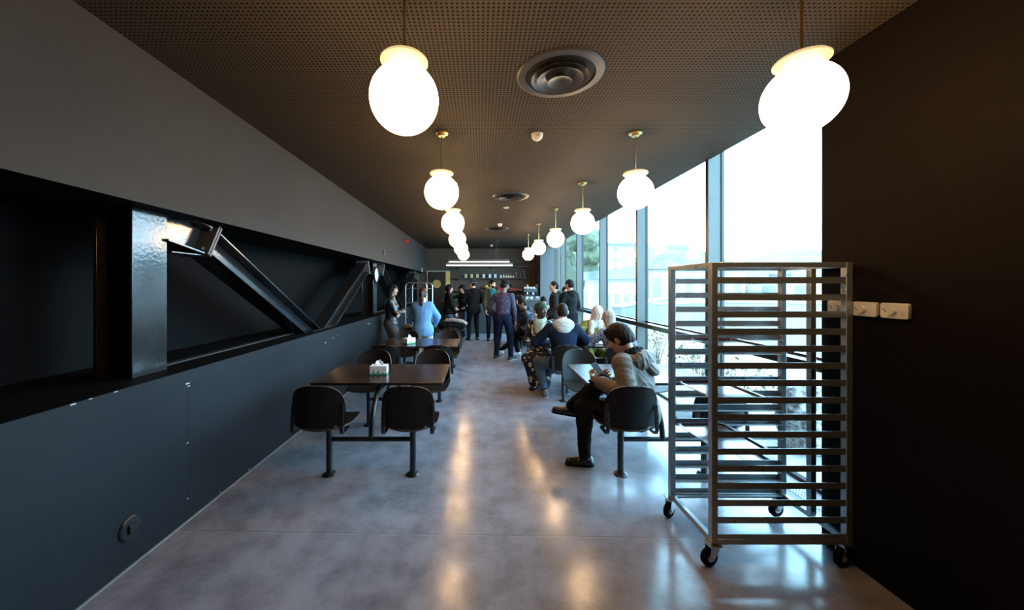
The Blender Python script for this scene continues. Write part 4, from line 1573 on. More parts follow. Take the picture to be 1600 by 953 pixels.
S.ell(f.P + vec(-.235, .10, -.02), rotz(.35), (.028, .085, .135), .03); S.ell(f.P + vec(-.19, .03, .08), rotz(.35), (.045, .10, .09), .04)
f.put('jacket_hem', S, C_beige, .006, .006, 22, 5, (1, 1, .6))
S = SDF()
c = f.NB + f.Rc @ vec(0.01, -.10, -.055)
S.ell(c, f.Rc @ rotx(.55), (.165, .075, .120), .03)
for q in (-1, 1):
    S.cap(c + f.Rc @ vec(q * .115, .04, .04), f.NB + f.Rc @ vec(q * .10, .11, -.035), .045, .030, .03)
S.ell(c + f.Rc @ vec(.03, -.055, -.07), f.Rc, (.075, .04, .055), .03)
S.ell(f.NB + f.Rc @ vec(0, -.02, .075), f.Rc @ rotx(.35), (.105, .105, .065), .02, 's')
hd = f.put('hood', S, C_beige, .006, .006, 26, 21, (1, 1, 1))
S = SDF()
S.ell(f.NB + f.Rc @ vec(.01, -.060, .018), f.Rc @ rotx(.30), (.136, .120, .062), .03)
n = 16
for q in range(n):
    a0, a1 = 2 * math.pi * q / n, 2 * math.pi * (q + 1) / n
    g = lambda a: f.NB + f.Rc @ vec(.082 * math.sin(a), .078 * math.cos(a), .022 - .030 * math.cos(a))
    S.cap(g(a0), g(a1), .034, .034, .02)
f.put('hood_lining', S, C_beigein, .006, .006, 34, 4, (1, 1, 1), parent=hd)
f.hair(H_dark, 'thick', amp=.0035)
f.shoes(S_black)
pc = vec(1.055, 3.265, .845)

# 2 woman in leather jacket against the low wall
f = Fig('person in a black leather jacket with folded arms standing against the low wall', -1.79, 7.3, -88, 1.64, True, hyaw=4, hpitch=-4,
        hands=[(.13, .165, 1.03), (-.12, .205, 1.07)], elbow=[vec(-1, -.1, -.7), vec(1, -.1, -.7)], curl=(.5, .5), palm=[vec(.2, -1, 0), vec(-.2, -1, 0)], tone='light')
f.skin(); f.trousers(C_greyc, inf=.016, wide=.055, amp=.004, freq=18)
f.top('leather_jacket', C_blackgl, inf=.022, hem=.07, amp=.006, freq=24)
f.hair(H_black, 'long', amp=.005); f.shoes(S_black)
# 3 woman in light blue, back turned
f = Fig('person in a light blue sweater with a long brown ponytail, back turned, between the tables', -1.055, 6.66, -6, 1.56, True, hyaw=4, hpitch=-6,
        hands=[(-.17, .27, .88), (.17, .27, .90)], elbow=[vec(-.9, -.25, -.5), vec(.9, -.25, -.5)], tone='light')
f.skin(); f.trousers(C_whitec, inf=.016, wide=.02)
f.top('sweater', C_blue, inf=.040, hem=.13, amp=.0055, freq=14, armw=.030, cuff=.95)
f.hair(H_brown, 'pony'); f.shoes(S_white)
S = SDF()
S.cap(f.NB - f.Rc[:, 2] * .01, f.NB + f.Rc[:, 2] * .055, .068, .060, .02)
f.put('shirt_collar', S, C_whitec, .006)
# 4 long-haired woman by the door
f = Fig('person with long black hair and a black jacket standing before the black door', -.93, 10.6, -72, 1.64, True, hyaw=0, hpitch=-2,
        hands=[(-.2, .22, .95), (.20, .16, .80)], tone='light', vox=.0075, curl=(.4, .5))
f.skin(); f.trousers(C_denim, inf=.014); f.top('jacket', C_black, inf=.026, hem=.08, amp=.006, freq=26); f.hair(H_black, 'long'); f.shoes(S_black)
# 5 curly woman reaching out
f = Fig('person with dark curly hair and blue jeans stretching out one arm at the bar', -.56, 11.45, 160, 1.62, True, hyaw=-12, hpitch=-8,
        hands=[(-.16, .2, .95), (.30, .36, 1.36)], elbow=[None, vec(.6, -.1, -.6)], tone='tan', vox=.0075)
f.skin(); f.trousers(C_denim, inf=.015, wide=.03); f.top('sweater', C_black, inf=.018, hem=.08); f.hair(H_black, 'curly'); f.shoes(S_black)
# 6 man with bucket hat
f = Fig('person in a black coat, bucket hat and red collar, back turned, waiting at the bar', -.21, 10.85, 18, 1.79, hyaw=28, hpitch=-6,
        hands=[(-.17, .28, 1.05), (.17, .28, 1.05)], elbow=[vec(-.8, -.3, -.7), vec(.8, -.3, -.7)], feet=[(-.14, 0, .085), (.13, .03, .085)], tone='light', vox=.0075)
f.skin(); f.trousers(C_black, inf=.014); f.top('coat', C_black, inf=.030, hem=.16, amp=.005, freq=20, armw=.024)
f.hair(H_dark, 'short'); f.bucket(C_hat, C_hatband); f.scarf(C_redc, tails=False, name='collar'); f.hood_down('hood', C_black); f.shoes(S_black)
# 7 man in olive jacket
f = Fig('bearded person in an olive jacket and teal scarf standing at the bar, facing the room', .33, 10.8, 186, 1.78, hyaw=32, hpitch=-3, tone='light', vox=.007,
        hands=[(-.22, .12, .86), (.2, .16, .9)])
f.skin(); f.trousers(C_ddenim, inf=.012); f.top('jacket', C_olive, inf=.026, hem=.12, amp=.005); f.scarf(C_tealc, tails=True); f.hair(H_black, 'short'); f.beard(H_black); f.shoes(S_black)
# 8 man in dotted shirt walking
f = Fig('person in a purple dotted shirt and black cap walking down the aisle', .49, 7.93, -14, 1.74, hyaw=-34, hpitch=-14, lean=2,
        hands=[(-.17, .13, .97), (.275, .06, .735)], elbow=[vec(-1, -.35, .1), vec(.5, -.8, -.3)],
        feet=[('w', .345, 8.05, .085), ('w', .655, 7.90, .085)], toes=[-18, -38], tone='brown', vox=.0065, curl=(.5, .75), palm=[vec(1, .2, 0), vec(-1, .3, 0)])
f.skin(); f.trousers(C_ddenim, inf=.017, amp=.0045, freq=22); f.top('shirt', C_polka, inf=.016, hem=.05, amp=.005, freq=20, cuff=.93); f.hair(H_black, 'buzz'); f.cap_hat(C_black); f.beard(H_black); f.shoes(S_dark, M_solew)
# 9 man in dark hoodie
f = Fig('person in a charcoal hoodie and khaki trousers standing near the windows, facing the bar side', 1.79, 8.82, 84, 1.71, hyaw=8, hpitch=0,
        hands=[(-.17, .17, .93), (.17, .17, .93)], elbow=[vec(-.6, -.9, -.3), vec(.6, -.9, -.3)], tone='tan', vox=.007)
f.skin(); f.trousers(C_khaki, inf=.018); f.top('hoodie', C_char, inf=.026, hem=.10, amp=.005); f.hood_down('hood', C_char, big=1.1); f.hair(H_black, 'short', front=.012); f.shoes(S_dark, M_solew)
# 10 face between the two
f = Fig('person whose smiling face shows between the two standing in dark coats', 2.15, 9.30, 170, 1.58, True, tone='tan', vox=.0075, hyaw=12)
f.skin(); f.trousers(C_black); f.top('jumper', mat('green_wool', (.03, .06, .04), .9), inf=.018); f.hair(H_black, 'pony'); f.shoes(S_black)
# 11 man in black coat by the window
f = Fig('person in a long black coat standing against the windows, back turned', 2.145, 8.76, 28, 1.75, hyaw=14, hands=[(-.2, .16, .92), (.2, .16, .92)], elbow=[vec(-.7, -.8, -.2), vec(.7, -.8, -.2)], tone='tan', vox=.007)
f.skin(); f.trousers(C_black); f.top('coat', C_black, inf=.030, hem=.26, amp=.004, freq=18, armw=.024); f.hood_down('hood', C_black); f.hair(H_black, 'short', amp=.004); f.shoes(S_black)
# 12 capped person seated far back
f = Fig('seated person in a black cap by the bar, mostly hidden by others', 1.02, 10.42, 178, 1.74, seat=True, hpitch=-15, lean=8, tone='tan', vox=.008)
f.skin(); f.trousers(C_black); f.top('sweater', C_black); f.hair(H_black, 'short'); f.cap_hat(C_black); f.shoes(S_black)
# 13 seated with back turned
f = Fig('seated person in a black hooded coat, back turned, near the bar', 1.03, 9.36, -4, 1.76, seat=True, hyaw=6, hpitch=-8, tone='tan', vox=.0075)
f.skin(); f.trousers(C_black); f.top('coat', C_black, inf=.028); f.hood_down('hood', C_black); f.hair(H_black, 'buzz'); f.shoes(S_black)
# 14 navy puffer, legs stretched into the aisle
f = Fig('seated person in a navy puffer jacket and white sneakers, legs stretched out', 1.17, 8.27, 84, 1.74, seat=True, lean=10, hunch=12, hyaw=2, hpitch=-20,
        hands=[('w', .98, 7.98, .765), ('w', .85, 8.38, .66)], elbow=[vec(-.8, .1, -.4), vec(.8, -.3, -.4)], feet=[('w', .86, 8.45, .085), ('w', .42, 8.55, .085)], toes=[10, -5], knee=[vec(-.1, .5, 1), vec(.1, .5, 1)], tone='brown', vox=.007)
f.skin(); f.trousers(C_black, inf=.012); f.top('puffer_jacket', C_navyp, inf=.036, hem=.06, amp=.010, freq=18, stretch=(.25, .25, 1.6), armw=.030); f.hood_down('hood', C_navyp); f.hair(H_black, 'buzz'); f.shoes(S_white, S_white)
# 15 beige shirt, head bowed
f = Fig('seated person in a beige checked shirt with bowed head near the bar', 1.75, 10.40, 180, 1.74, seat=True, lean=10, hunch=12, hpitch=-30, tone='tan', vox=.0075, hands=[(-.1, .38, .77), (.1, .38, .77)])
f.skin(); f.trousers(C_ddenim); f.top('overshirt', C_plaid, inf=.024); f.hair(H_black, 'short', amp=.005); f.shoes(S_black)
# 16 woman in green headwrap and floral dress
f = Fig('person in a dark green headwrap and floral dress sitting at a table corner', 1.00, 6.02, 156, 1.66, True, seat=True, lean=6, hyaw=58, hpitch=-2,
        hands=[(-.12, .30, .74), (.14, .26, .68)], feet=[('w', .98, 5.60, .085), ('w', .85, 5.72, .085)], tone='dark', vox=.0065)
f.skin()
f.top('dress_top', C_floral, inf=.020, hem=.05, amp=.004)
S = SDF()
S.ell(f.P, f.Rp, (.19, .15, .15), .05)
for i in (0, 1):
    S.cap(f.hip[i], f.kn[i], .105, .085, .06)
    S.cap(f.kn[i] + vec(0, 0, -.01), f.an[i] + vec(0, .02, .03), .085, .095, .08)
mid = (f.kn[0] + f.kn[1]) / 2
S.cap(mid, (f.an[0] + f.an[1]) / 2 + vec(0, -.05, .04), .10, .12, .08)
S.cut(vec(0, 0, .055), (0, 0, -1)); S.cut(f.P + vec(0, 0, .11), (0, 0, 1))
f.put('dress_skirt', S, C_floral, .008, .007, 18, 5, (1, 1, .1))
f.scarf(C_sage); f.hair(H_black, 'buzz'); f.beanie('headwrap', C_dgreen, .020, back=.012); f.shoes(S_black)
# 17 man in navy sweater with white hood
f = Fig('seated person in a navy sweater with a white hood, back turned', 1.15, 5.04, -4, 1.76, seat=True, lean=8, hunch=8, hyaw=-4, hpitch=-8,
        hands=[('w', .98, 5.38, .76), ('w', 1.36, 5.40, .765)], elbow=[vec(-1, -.2, -.5), vec(1, -.2, -.5)], feet=[('w', .93, 5.30, .085), ('w', 1.30, 5.45, .085)], toes=[14, -8], tone='tan', vox=.006)
f.skin(); f.trousers(C_gdenim, inf=.016, upto=.86); f.top('sweater', C_navy, inf=.028, hem=.08, amp=.004, freq=16, armw=.024, collar=False); f.hood_down('hood', C_cream, big=1.22, vox=.006); f.hair(H_dark, 'buzz'); f.shoes(mat('grey_sneaker', (.10, .11, .11), .7), M_solew)
S = SDF()
for i in (0, 1):
    S.cap(f.kn[i] + (f.an[i] - f.kn[i]) * .78, f.an[i], .046, .042, .01)
f.put('socks', S, mat('dark_green_socks', (.012, .022, .018), .9), .007)
# 18 woman in mustard with cream headscarf
f = Fig('person in a mustard sweater and cream headscarf facing the viewer, writing at the table', 1.865, 6.15, 184, 1.64, True, seat=True, lean=10, hunch=8, hyaw=16, hpitch=-26,
        hands=[('w', 2.005, 5.80, .765), ('w', 1.755, 5.80, .765)], elbow=[vec(-1, -.1, -.5), vec(1, -.1, -.5)], palm=[vec(.3, -.2, -1), vec(-.3, -.2, -1)], curl=(.4, .6), tone='light', vox=.0055)
f.skin(); f.trousers(mat('mustard_cloth', (.20, .15, .02), .85), inf=.02); f.top('sweater', C_mustard, inf=.026, hem=.08, amp=.004, armw=.026); f.hijab(C_cream, vox=.0055); f.shoes(S_black)
# 19 person in patterned knit with taupe headscarf
f = Fig('person in a blue and white patterned top and taupe headscarf, back turned, by the window', 1.88, 4.98, 2, 1.62, True, seat=True, lean=16, hunch=12, hyaw=24, hpitch=-22,
        hands=[('w', 1.66, 5.40, .765), ('w', 2.0, 5.40, .765)], elbow=[vec(-1, -.2, -.4), vec(1, -.2, -.4)], tone='light', vox=.0065)
f.skin(); f.trousers(C_ddenim); f.top('knit_top', C_ikat, inf=.030, hem=.10, amp=.005, freq=18, armw=.028); f.hijab(C_greyscarf, drape=False); f.shoes(S_black)

# things held or lying on the tables
t = thing('smartphone', 'dark smartphone held by the man in the beige jacket', 'phone', tuple(pc))
R = np.stack([unit(vec(.80, .52, .12)), unit(np.cross(unit(np.cross(unit(vec(.80, .52, .12)), vec(-.45, .40, .62))), unit(vec(.80, .52, .12)))), np.zeros(3)], 1)
R[:, 2] = np.cross(R[:, 0], R[:, 1])
MB().obox((0, 0, 0), R, (.037, .078, .0042)).build('case', M_blackmetal, t, bevel=.003)
MB().obox(R[:, 2] * (.0046 if R[2, 2] > 0 else -.0046), R, (.034, .074, .0004)).build('screen', mat('phone_screen', (.10, .16, .22), .08, spec=.8), t)
def sheet(x, y, rz, lab, col, pages=False):
    t = thing('paper_sheet', lab, 'paper', (x, y, .7365), rz, group='papers on the writing table')
    def P(u, v):
        return (u * .105, (v - .5) * .148 * 2, .002 + .004 * math.sin(2.5 * u + 4 * v) ** 2)
    MB().shell(P, 10, 10, .0008).build('sheet', col, t, smooth=1)
    b = MB()
    for q in range(9):
        b.box(-.08, .02 + .05 * ((q * 7) % 3) / 2, .11 - .025 * q, .113 - .025 * q, .0075, .0078)
    b.build('writing', M_grey, t)
sheet(1.80, 5.72, .2, 'white sheet of paper in front of the woman in mustard', M_whitep)
sheet(2.0, 5.62, -.5, 'white paper lying to the window side of the writing table', M_whitep)
sheet(1.93, 5.48, 1.3, 'pinkish paper on the near edge of the writing table', mat('pink_paper', (.55, .42, .38), .7))
def cup(x, y, z, lab, r=.038, h=.085, m=M_cup, handle=True, grp='cups on the tables'):
    t = thing('cup', lab, 'cup', (x, y, z), .4, group=grp)
    MB().lathe([(0, 0), (r * .75, 0), (r * .92, h * .3), (r, h), (r - .003, h), (r * .88, h * .3), (r * .6, .006), (0, .006)], n=24).build('bowl', m, t)
    if handle:
        MB().tube([(r * .95, 0, h * .8), (r * 1.5, 0, h * .75), (r * 1.6, 0, h * .45), (r * .9, 0, h * .25)], .005, 8).build('handle', m, t)
    return t
cup(1.66, 5.72, .736, 'white cup beside the papers on the writing table')
# ------------------------------------------------------------------ bar at the end of the room
counter = thing('bar_counter', 'dark bar counter across the end of the room', 'counter', (.60, 12.6, 0))
def CC(b):
    b.v = [(x - .60, y - 12.6, z) for x, y, z in b.v]
    return b
CC(MB().box(-.95, 2.03, 12.32, 12.85, .0, 1.12)).build('front_panel', M_counter, counter, bevel=.004)
CC(MB().box(-.95, 2.03, 12.35, 12.80, .0, .08)).build('plinth', M_black, counter)
CC(MB().box(-.97, 2.035, 12.29, 12.9, 1.12, 1.165)).build('worktop', M_ctop, counter, bevel=.004)
b = MB()
for x in (-.2, .55, 1.3):
    b.box(x - .003, x + .003, 12.318, 12.322, .08, 1.11)
CC(b).build('panel_joint', M_black, counter)

def shelf(x0, x1, z, y0, lab):
    t = thing('wall_shelf', lab, 'shelf', ((x0 + x1) / 2, YB, z), group='long shelves behind the bar')
    w_ = (x1 - x0) / 2
    MB().box(-w_, w_, y0 - YB, 0, -.022, 0).build('board', M_shelf, t, bevel=.003)
    b = MB()
    for q in (-.85, 0, .85):
        b.prism([(0, -.022), (y0 - YB + .04, -.022), (0, -.12)], q * w_ - .004, q * w_ + .004, 'x')
    b.build('bracket', M_shelf, t)
shelf(-1.07, 1.88, 2.325, 13.36, 'long shelf behind the bar, topmost')
shelf(-1.07, 1.68, 1.905, 13.34, 'long shelf behind the bar holding cartons and bottles')
shelf(-1.07, 1.68, 1.45, 13.30, 'long shelf behind the bar, lowest, with red boxes and fruit')

# small goods on the middle shelf
def px(x, Z):
    return (x - 751) / 570 * Z
zsh = 1.905
cart = [(728, 0), (737, 0), (746, 0), (756, 1), (765.5, 1), (774, 1)]
pos = ['first from the door', 'second from the door', 'third from the door', 'fourth from the door', 'fifth from the door', 'sixth from the door']
M_cream = mat('cream_card', (.80, .66, .36), .6)
M_greyprint = mat('grey_print', (.25, .25, .28), .6)
for i, (x, kk) in enumerate(cart):
    t = thing('coffee_carton', 'small %s carton on the bar shelf, %s' % (('cream' if kk == 0 else 'white'), pos[i]), 'carton', (px(x, 13.43), 13.43, zsh), group='cartons on the bar shelf')
    MB().box(-.043, .043, -.03, .03, 0, .132).build('carton', [M_cream, M_whitep][kk], t, bevel=.003)
    b = MB().box(-.022, .022, -.0312, -.0300, .085, .092)
    b.box(-.016, .016, -.0312, -.0300, .098, .103)
    b.box(-.004, .022, -.0312, -.0300, .012, .040)
    b.build('print', M_red if kk == 0 else M_greyprint, t)
bcol = [((.75, .70, .55), (.05, .10, .4)), ((.75, .45, .08), (.7, .65, .5)), ((.5, .12, .10), (.7, .6, .55)), ((.75, .35, .05), (.6, .1, .05)), ((.75, .42, .05), (.1, .1, .1)), ((.65, .20, .04), (.5, .4, .3))]
bpos = ['first', 'second', 'third', 'fourth', 'fifth', 'sixth']
for i, x in enumerate((782.3, 787, 790.8, 794.5, 798, 801.8)):
    t = thing('syrup_bottle', 'small coloured bottle on the bar shelf, %s after the cartons' % bpos[i], 'bottle', (px(x, 13.43), 13.43, zsh), group='bottles on the bar shelf')
    m1 = mat('bottle_%d' % i, bcol[i][0], .25); m2 = mat('bottle_cap_%d' % i, bcol[i][1], .4)
    MB().lathe([(0, 0), (.030, 0), (.032, .008), (.032, .075), (.024, .095), (.012, .108), (.012, .118), (0, .118)], n=16).build('flask', m1, t)
    MB().lathe([(0, .112), (.014, .112), (.014, .135), (0, .135)], n=14).build('stopper', m2, t)
    MB().lathe([(.0325, .02), (.0328, .02), (.0328, .06), (.0325, .06)], n=16).build('sticker', M_whitep, t)
for i, (x, h_, lab) in enumerate(((807, .19, 'slim pale bottle on the bar shelf after the coloured bottles'), (813.2, .15, 'grey pump flask on the bar shelf, second from the end'), (819, .24, 'tall grey pump flask at the end of the bar shelf'))):
    t = thing('pump_flask', lab, 'flask', (px(x, 13.43), 13.43, zsh), group='tall flasks on the bar shelf')
    MB().lathe([(0, 0), (.024, 0), (.026, h_ * .55), (.012, h_ * .72), (.012, h_ * .82), (0, h_ * .82)], n=16).build('flask', M_grey, t)
    b = MB().lathe([(0, h_ * .8), (.016, h_ * .8), (.016, h_ * .9), (.006, h_ * .9), (.006, h_), (0, h_)], n=14)
    b.box(-.035, .006, -.006, .006, h_ - .012, h_)
    b.build('pump_head', mat('pale_plastic', (.45, .45, .42), .4), t)
# lower shelf: fruit bowl and red boxes
zl = 1.45
t = thing('fruit_bowl', 'wire bowl on the lowest bar shelf holding oranges and lemons', 'bowl', (px(760, 13.4), 13.42, zl))
MB().lathe([(0, .004), (.06, .004), (.10, .05), (.125, .10), (.122, .10), (.095, .05), (.055, .0), (0, 0)], n=24).build('bowl', M_zinc, t)
fr = random.Random(5)
for i in range(12):
    a = i * 2.4; r_ = .082 if i < 7 else .04
    z_ = .085 if i < 7 else .135
    if i == 11:
        r_, z_ = 0, .17
    o = MB().ell((0, 0, 0), (.038, .038, .036), 16, 12)
    stem_ = mat('lemon_peel' if i % 3 else 'orange_peel', (.80, .55, .05) if i % 3 else (.75, .22, .02), .45, bump=.1, bscale=200)
    r0 = thing('fruit', ('yellow lemon' if i % 3 else 'orange fruit') + ' in the heap in the bowl behind the bar', 'fruit', (px(760, 13.4) + r_ * math.cos(a), 13.42 + r_ * math.sin(a), zl + z_), group='citrus fruit in the bowl')
    o.build('peel', stem_, r0, smooth=2)
    MB().lathe([(0, .034), (.005, .034), (.004, .040), (0, .041)], n=8).build('stem', mat('fruit_stem', (.05, .06, .02), .7), r0)
for x, w_, h_, lab in ((781, .07, .11, 'red box on the lowest bar shelf beside the fruit bowl'), (800.5, .09, .075, 'red box on the lowest bar shelf by the flat red box'), (805.5, .085, .06, 'flat red box on the lowest bar shelf'), (813, .06, .04, 'small orange tin on the lowest bar shelf')):
    t = thing('red_box', lab, 'box', (px(x, 13.45), 13.45, zl), group='red boxes on the lowest shelf')
    MB().box(-w_, w_, -.06, .06, 0, h_).build('carton', M_red if 'orange' not in lab else mat('orange_tin', (.45, .12, .02), .4), t, bevel=.004)
    MB().box(-w_ * .6, w_ * .6, -.0608, -.06, h_ * .35, h_ * .65).build('print', mat('dark_print', (.15, .01, .01), .5), t)
t = thing('paper_bag', 'pale cup stack on the bar beside the man in the bucket hat', 'cups', (px(735, 12.6), 12.6, 1.165))
t.name = 'cup_stack'
for q in range(6):
    MB().lathe([(0, 0), (.030, 0), (.040, .10), (.037, .10), (.028, .004), (0, .004)], (0, 0, .045 * q), 20).build('paper_cup', M_cream, t)
# coffee machine with cups on top
t = thing('coffee_machine', 'dark espresso machine on the bar counter with cups on top', 'coffee machine', (px(827, 12.6), 12.6, 1.165))
MB().box(-.20, .22, -.20, .20, .0, .06).build('drip_base', M_blackmetal, t, bevel=.01)
MB().box(-.20, .22, .0, .20, .06, .30).build('body', M_blackmetal, t, bevel=.012)
MB().box(-.22, .24, -.20, .20, .22, .34).build('head', M_counter, t, bevel=.015)
b = MB()
for x in (-.09, .11):
    b.lathe([(0, .15), (.035, .15), (.035, .22), (0, .22)], (x, -.10, 0), 16)
    b.bar((x, -.12, .165), (x, -.26, .155), .022, .022)
b.build('brew_group', M_chrome, t)
MB().box(-.21, .23, -.19, .19, .34, .352).build('cup_rail', M_chrome, t)
MB().box(-.18, .20, -.19, -.0, .06, .066).build('drip_grid', M_zinc, t)
mx = px(827, 12.6)
for i in range(7):
    cup(mx - .17 + .055 * i + (.01 if i % 2 else 0), 12.5 + (.07 if i % 2 else 0), 1.165 + .352, 'small white cup on top of the espresso machine, %s from the aisle' % ['first', 'second', 'third', 'fourth', 'fifth', 'sixth', 'last'][i], .026, .06, M_cup, False, 'espresso cups on the machine')
for i, (x, lab) in enumerate(((823, 'round white teapot cup on the bar counter, left of the pair'), (829.8, 'round white cup on the bar counter, right of the pair'))):
    cup(px(x, 12.42), 12.40, 1.165, lab.replace('left of the pair', 'nearer the aisle').replace('right of the pair', 'nearer the pier').replace('teapot ', ''), .058, .075, M_cup, True, 'round cups on the counter')
t = thing('carton_tray', 'small grey and pink tray of packets at the pier end of the counter', 'tray', (px(840, 12.45), 12.45, 1.165))
MB().box(-.07, .07, -.06, .06, 0, .05).build('tray', M_grey, t, bevel=.004)
for q in range(4):
    MB().box(-.06 + .032 * q, -.038 + .032 * q, -.05, .03, .02, .085).build('packet', [M_whitep, mat('pink_card', (.6, .3, .3), .6)][q % 2], t)
t = thing('coffee_tin', 'yellow coffee tin standing on the espresso machine', 'tin', (px(824, 12.7), 12.74, 1.165 + .352))
MB().lathe([(0, 0), (.045, 0), (.045, .13), (0, .13)], n=20).build('can', mat('ochre_tin', (.5, .33, .12), .4), t)
MB().lathe([(0, .13), (.047, .13), (.047, .145), (0, .145)], n=20).build('cover', M_blackmetal, t)
t = thing('coffee_grinder', 'dark coffee grinder behind the espresso machine', 'grinder', (1.972, 12.74, 1.165))
MB().box(-.05, .05, -.06, .06, 0, .36).build('body', M_blackmetal, t, bevel=.01)
MB().lathe([(0, .36), (.04, .36), (.07, .46), (.07, .5), (0, .5)], n=18).build('hopper', M_grey, t)

# hanging line lamps over the bar
def line_lamp(x0, x1, y, z, lab):
    t = thing('line_lamp', lab, 'ceiling lamp', ((x0 + x1) / 2, y, CEIL), group='linear lamps over the bar')
    w_ = (x1 - x0) / 2
    MB().box(-w_, w_, -.03, .03, z - CEIL + .012, z - CEIL + .075).build('housing', mat('lamp_housing', (.11, .10, .09), .5), t, bevel=.003)
    MB().box(-w_ + .005, w_ - .005, -.026, .026, z - CEIL - .018, z - CEIL + .012).build('tube', M_tube, t, bevel=.004)
    for q in (-.55, .55):
        b = MB().tube([(q * w_, 0, z - CEIL + .07), (q * w_, 0, 0)], .003, 6)
        b.lathe([(0, -.02), (.03, -.02), (.03, 0), (0, 0)], (q * w_, 0, 0), 16)
        b.build('cable', M_grey, t)
line_lamp(px(701, 12.1), px(796, 12.1), 12.1, 1.6 + 38.0 / 570 * 12.1, 'long white line lamp over the bar, the farther and shorter-looking one')
line_lamp(px(697, 11.3), px(801, 11.3), 11.3, 1.6 + 32.6 / 570 * 11.3, 'long white line lamp over the bar, the nearer and lower-looking one')

# door with the gold disc
d = bpy.data.objects.new('door_1', None)
COL.objects.link(d)
d.location = (-1.57, YB, 0)
structure(d, 'black door with a gold disc and pale wooden frame in the end wall', 'door')
MB().box(-.40, .27, -.05, -.005, 0, 2.13).build('leaf', M_door, d, bevel=.003)
b = MB().box(-.43, .43, -.06, 0, 2.135, 2.165)
b.box(-.43, -.405, -.06, 0, 0, 2.135)
b.build('frame', mat('pale_frame', (.50, .43, .33), .5), d)
MB().box(.275, .43, -.06, 0, 0, 2.135).build('jamb', M_yellow, d)
MB().lathe([(0, -.057), (.155, -.057), (.155, -.05), (0, -.05)], (-.06, 0, 1.68), 40, 'y').build('disc', M_gold, d)
b = MB().box(.20, .225, -.065, -.05, .98, 1.14).tube([(.212, -.06, 1.05), (.212, -.10, 1.05), (.10, -.10, 1.05)], .009, 8)
b.build('door_handle', M_zinc, d)
b = MB().box(-.415, -.395, -.066, -.05, 1.82, 2.0)
b.box(-.415, -.395, -.066, -.05, .4, .55)
b.build('hinge', M_zinc, d)

# ------------------------------------------------------------------ chrome tray trolley behind the ponytail woman
t = thing('tray_trolley', 'chrome tubular tray trolley with rounded hoops behind the woman in light blue', 'trolley', (-1.46, 8.90, 0))
M_tub = mat('satin_tube', (.62, .61, .59), .3, 1.0)
for y, dx, top in ((-.30, -.06, 1.685), (.25, .0, 1.685)):
    pts = []
    w_ = .250; r_ = .10
    pts.append((dx - w_, y, .10))
    pts.append((dx - w_, y, top - r_))
    for q in range(1, 7):
        a = math.pi - q * math.pi / 12
        pts.append((dx - w_ + r_ + r_ * math.cos(a), y, top - r_ + r_ * math.sin(a)))
    for q in range(0, 7):
        a = math.pi / 2 - q * math.pi / 12
        pts.append((dx + w_ - r_ + r_ * math.cos(a), y, top - r_ + r_ * math.sin(a)))
    pts.append((dx + w_, y, .10))
    MB().tube(pts, .0125, 10).build('hoop', M_tub, t)
for z in (1.54, 1.20, .86, .50):
    b = MB()
    for x in (-.26, .20):
        b.tube([(x, -.33, z), (x, .28, z)], .010, 8)
    for y in (-.30, .25):
        b.tube([(-.29, y, z), (.23, y, z)], .010, 8)
    if z < 1.5:
        for q in range(7):
            y = -.22 + .07 * q
            b.tube([(-.26, y, z + .006), (.20, y, z + .006)], .004, 6)
    b.build('shelf_rail', M_tub, t)
for x in (-.28, .22):
    for y in (-.30, .25):
        p = MB().box(x - .012, x + .012, y - .02, y + .02, .06, .12).build('caster', M_zinc, t)
        MB().lathe([(0, -.012), (.04, -.012), (.04, .012), (0, .012)], (x, y, .04), 18, 'x').build('wheel', M_rubber, p)

# ------------------------------------------------------------------ coats and bags on the third table
def soft(name, lab, cat, loc, prims, m, amp, freq, seed=0, st=(1, 1, 1), cutz=None, extra=None):
    r = thing(name, lab, cat, loc)
    S = SDF()
    for p in prims:
        if len(p) == 2:
            S.ell(p[0], np.eye(3), p[1], .03)
        else:
            S.cap(*p, .03)
    if cutz is not None:
        S.cut(vec(0, 0, cutz), (0, 0, -1))
    V, Q = S.mesh(.008)
    V = folds(V, Q, amp, freq, seed, st)
    V[:, 2] = np.maximum(V[:, 2], 0) if cutz is not None else V[:, 2]
    mesh_obj('fabric', V, Q, m, r)
    return r
r = soft('coat', 'black puffy coat with pale fur trim heaped on the third table', 'coat', (-.60, 7.42, .737),
         [(vec(0, 0, .07), vec(.27, .17, .085)), (vec(.15, -.02, .09), vec(.17, .14, .09)), (vec(-.14, .03, .08), vec(.16, .15, .075))], C_black, .012, 16, 3, (1, 1, 1), 0.0)
S = SDF()
for q in range(10):
    a0, a1 = -.25 + .32 * q / 1.1 * .5, -.25 + .32 * (q + 1) / 1.1 * .5
    g = lambda u: vec(-.10 + .40 * (u + .25) / 1.45, -.10 - .03 * math.sin(3 * u), .155 + .03 * math.sin(2.2 * u + 1) - .10 * max(0, u - .9))
    S.cap(g(a0), g(a1), .030, .030, .015)
V, Q = S.mesh(.007)
V = folds(V, Q, .010, 60, 2, (1, 1, 1))
mesh_obj('fur_trim', V, Q, mat('pale_fur', (.32, .28, .24), .95, var=.3, vscale=60), r)
r = soft('handbag', 'small black handbag beside the fur-trimmed coat on the third table', 'bag', (-.96, 7.36, .737), [(vec(0, 0, .06), vec(.09, .06, .075)), (vec(.0, 0, .03), vec(.10, .07, .05))], C_blackgl, .006, 24, 1, (1, 1, 1), 0.0)
MB().tube([(-.07, 0, .10), (-.06, -.01, .18), (0, -.015, .215), (.06, -.01, .18), (.07, 0, .10)], .006, 8).build('strap', C_blackgl, r)
MB().box(-.02, .02, -.075, -.068, .05, .075).build('buckle', M_chrome, r)
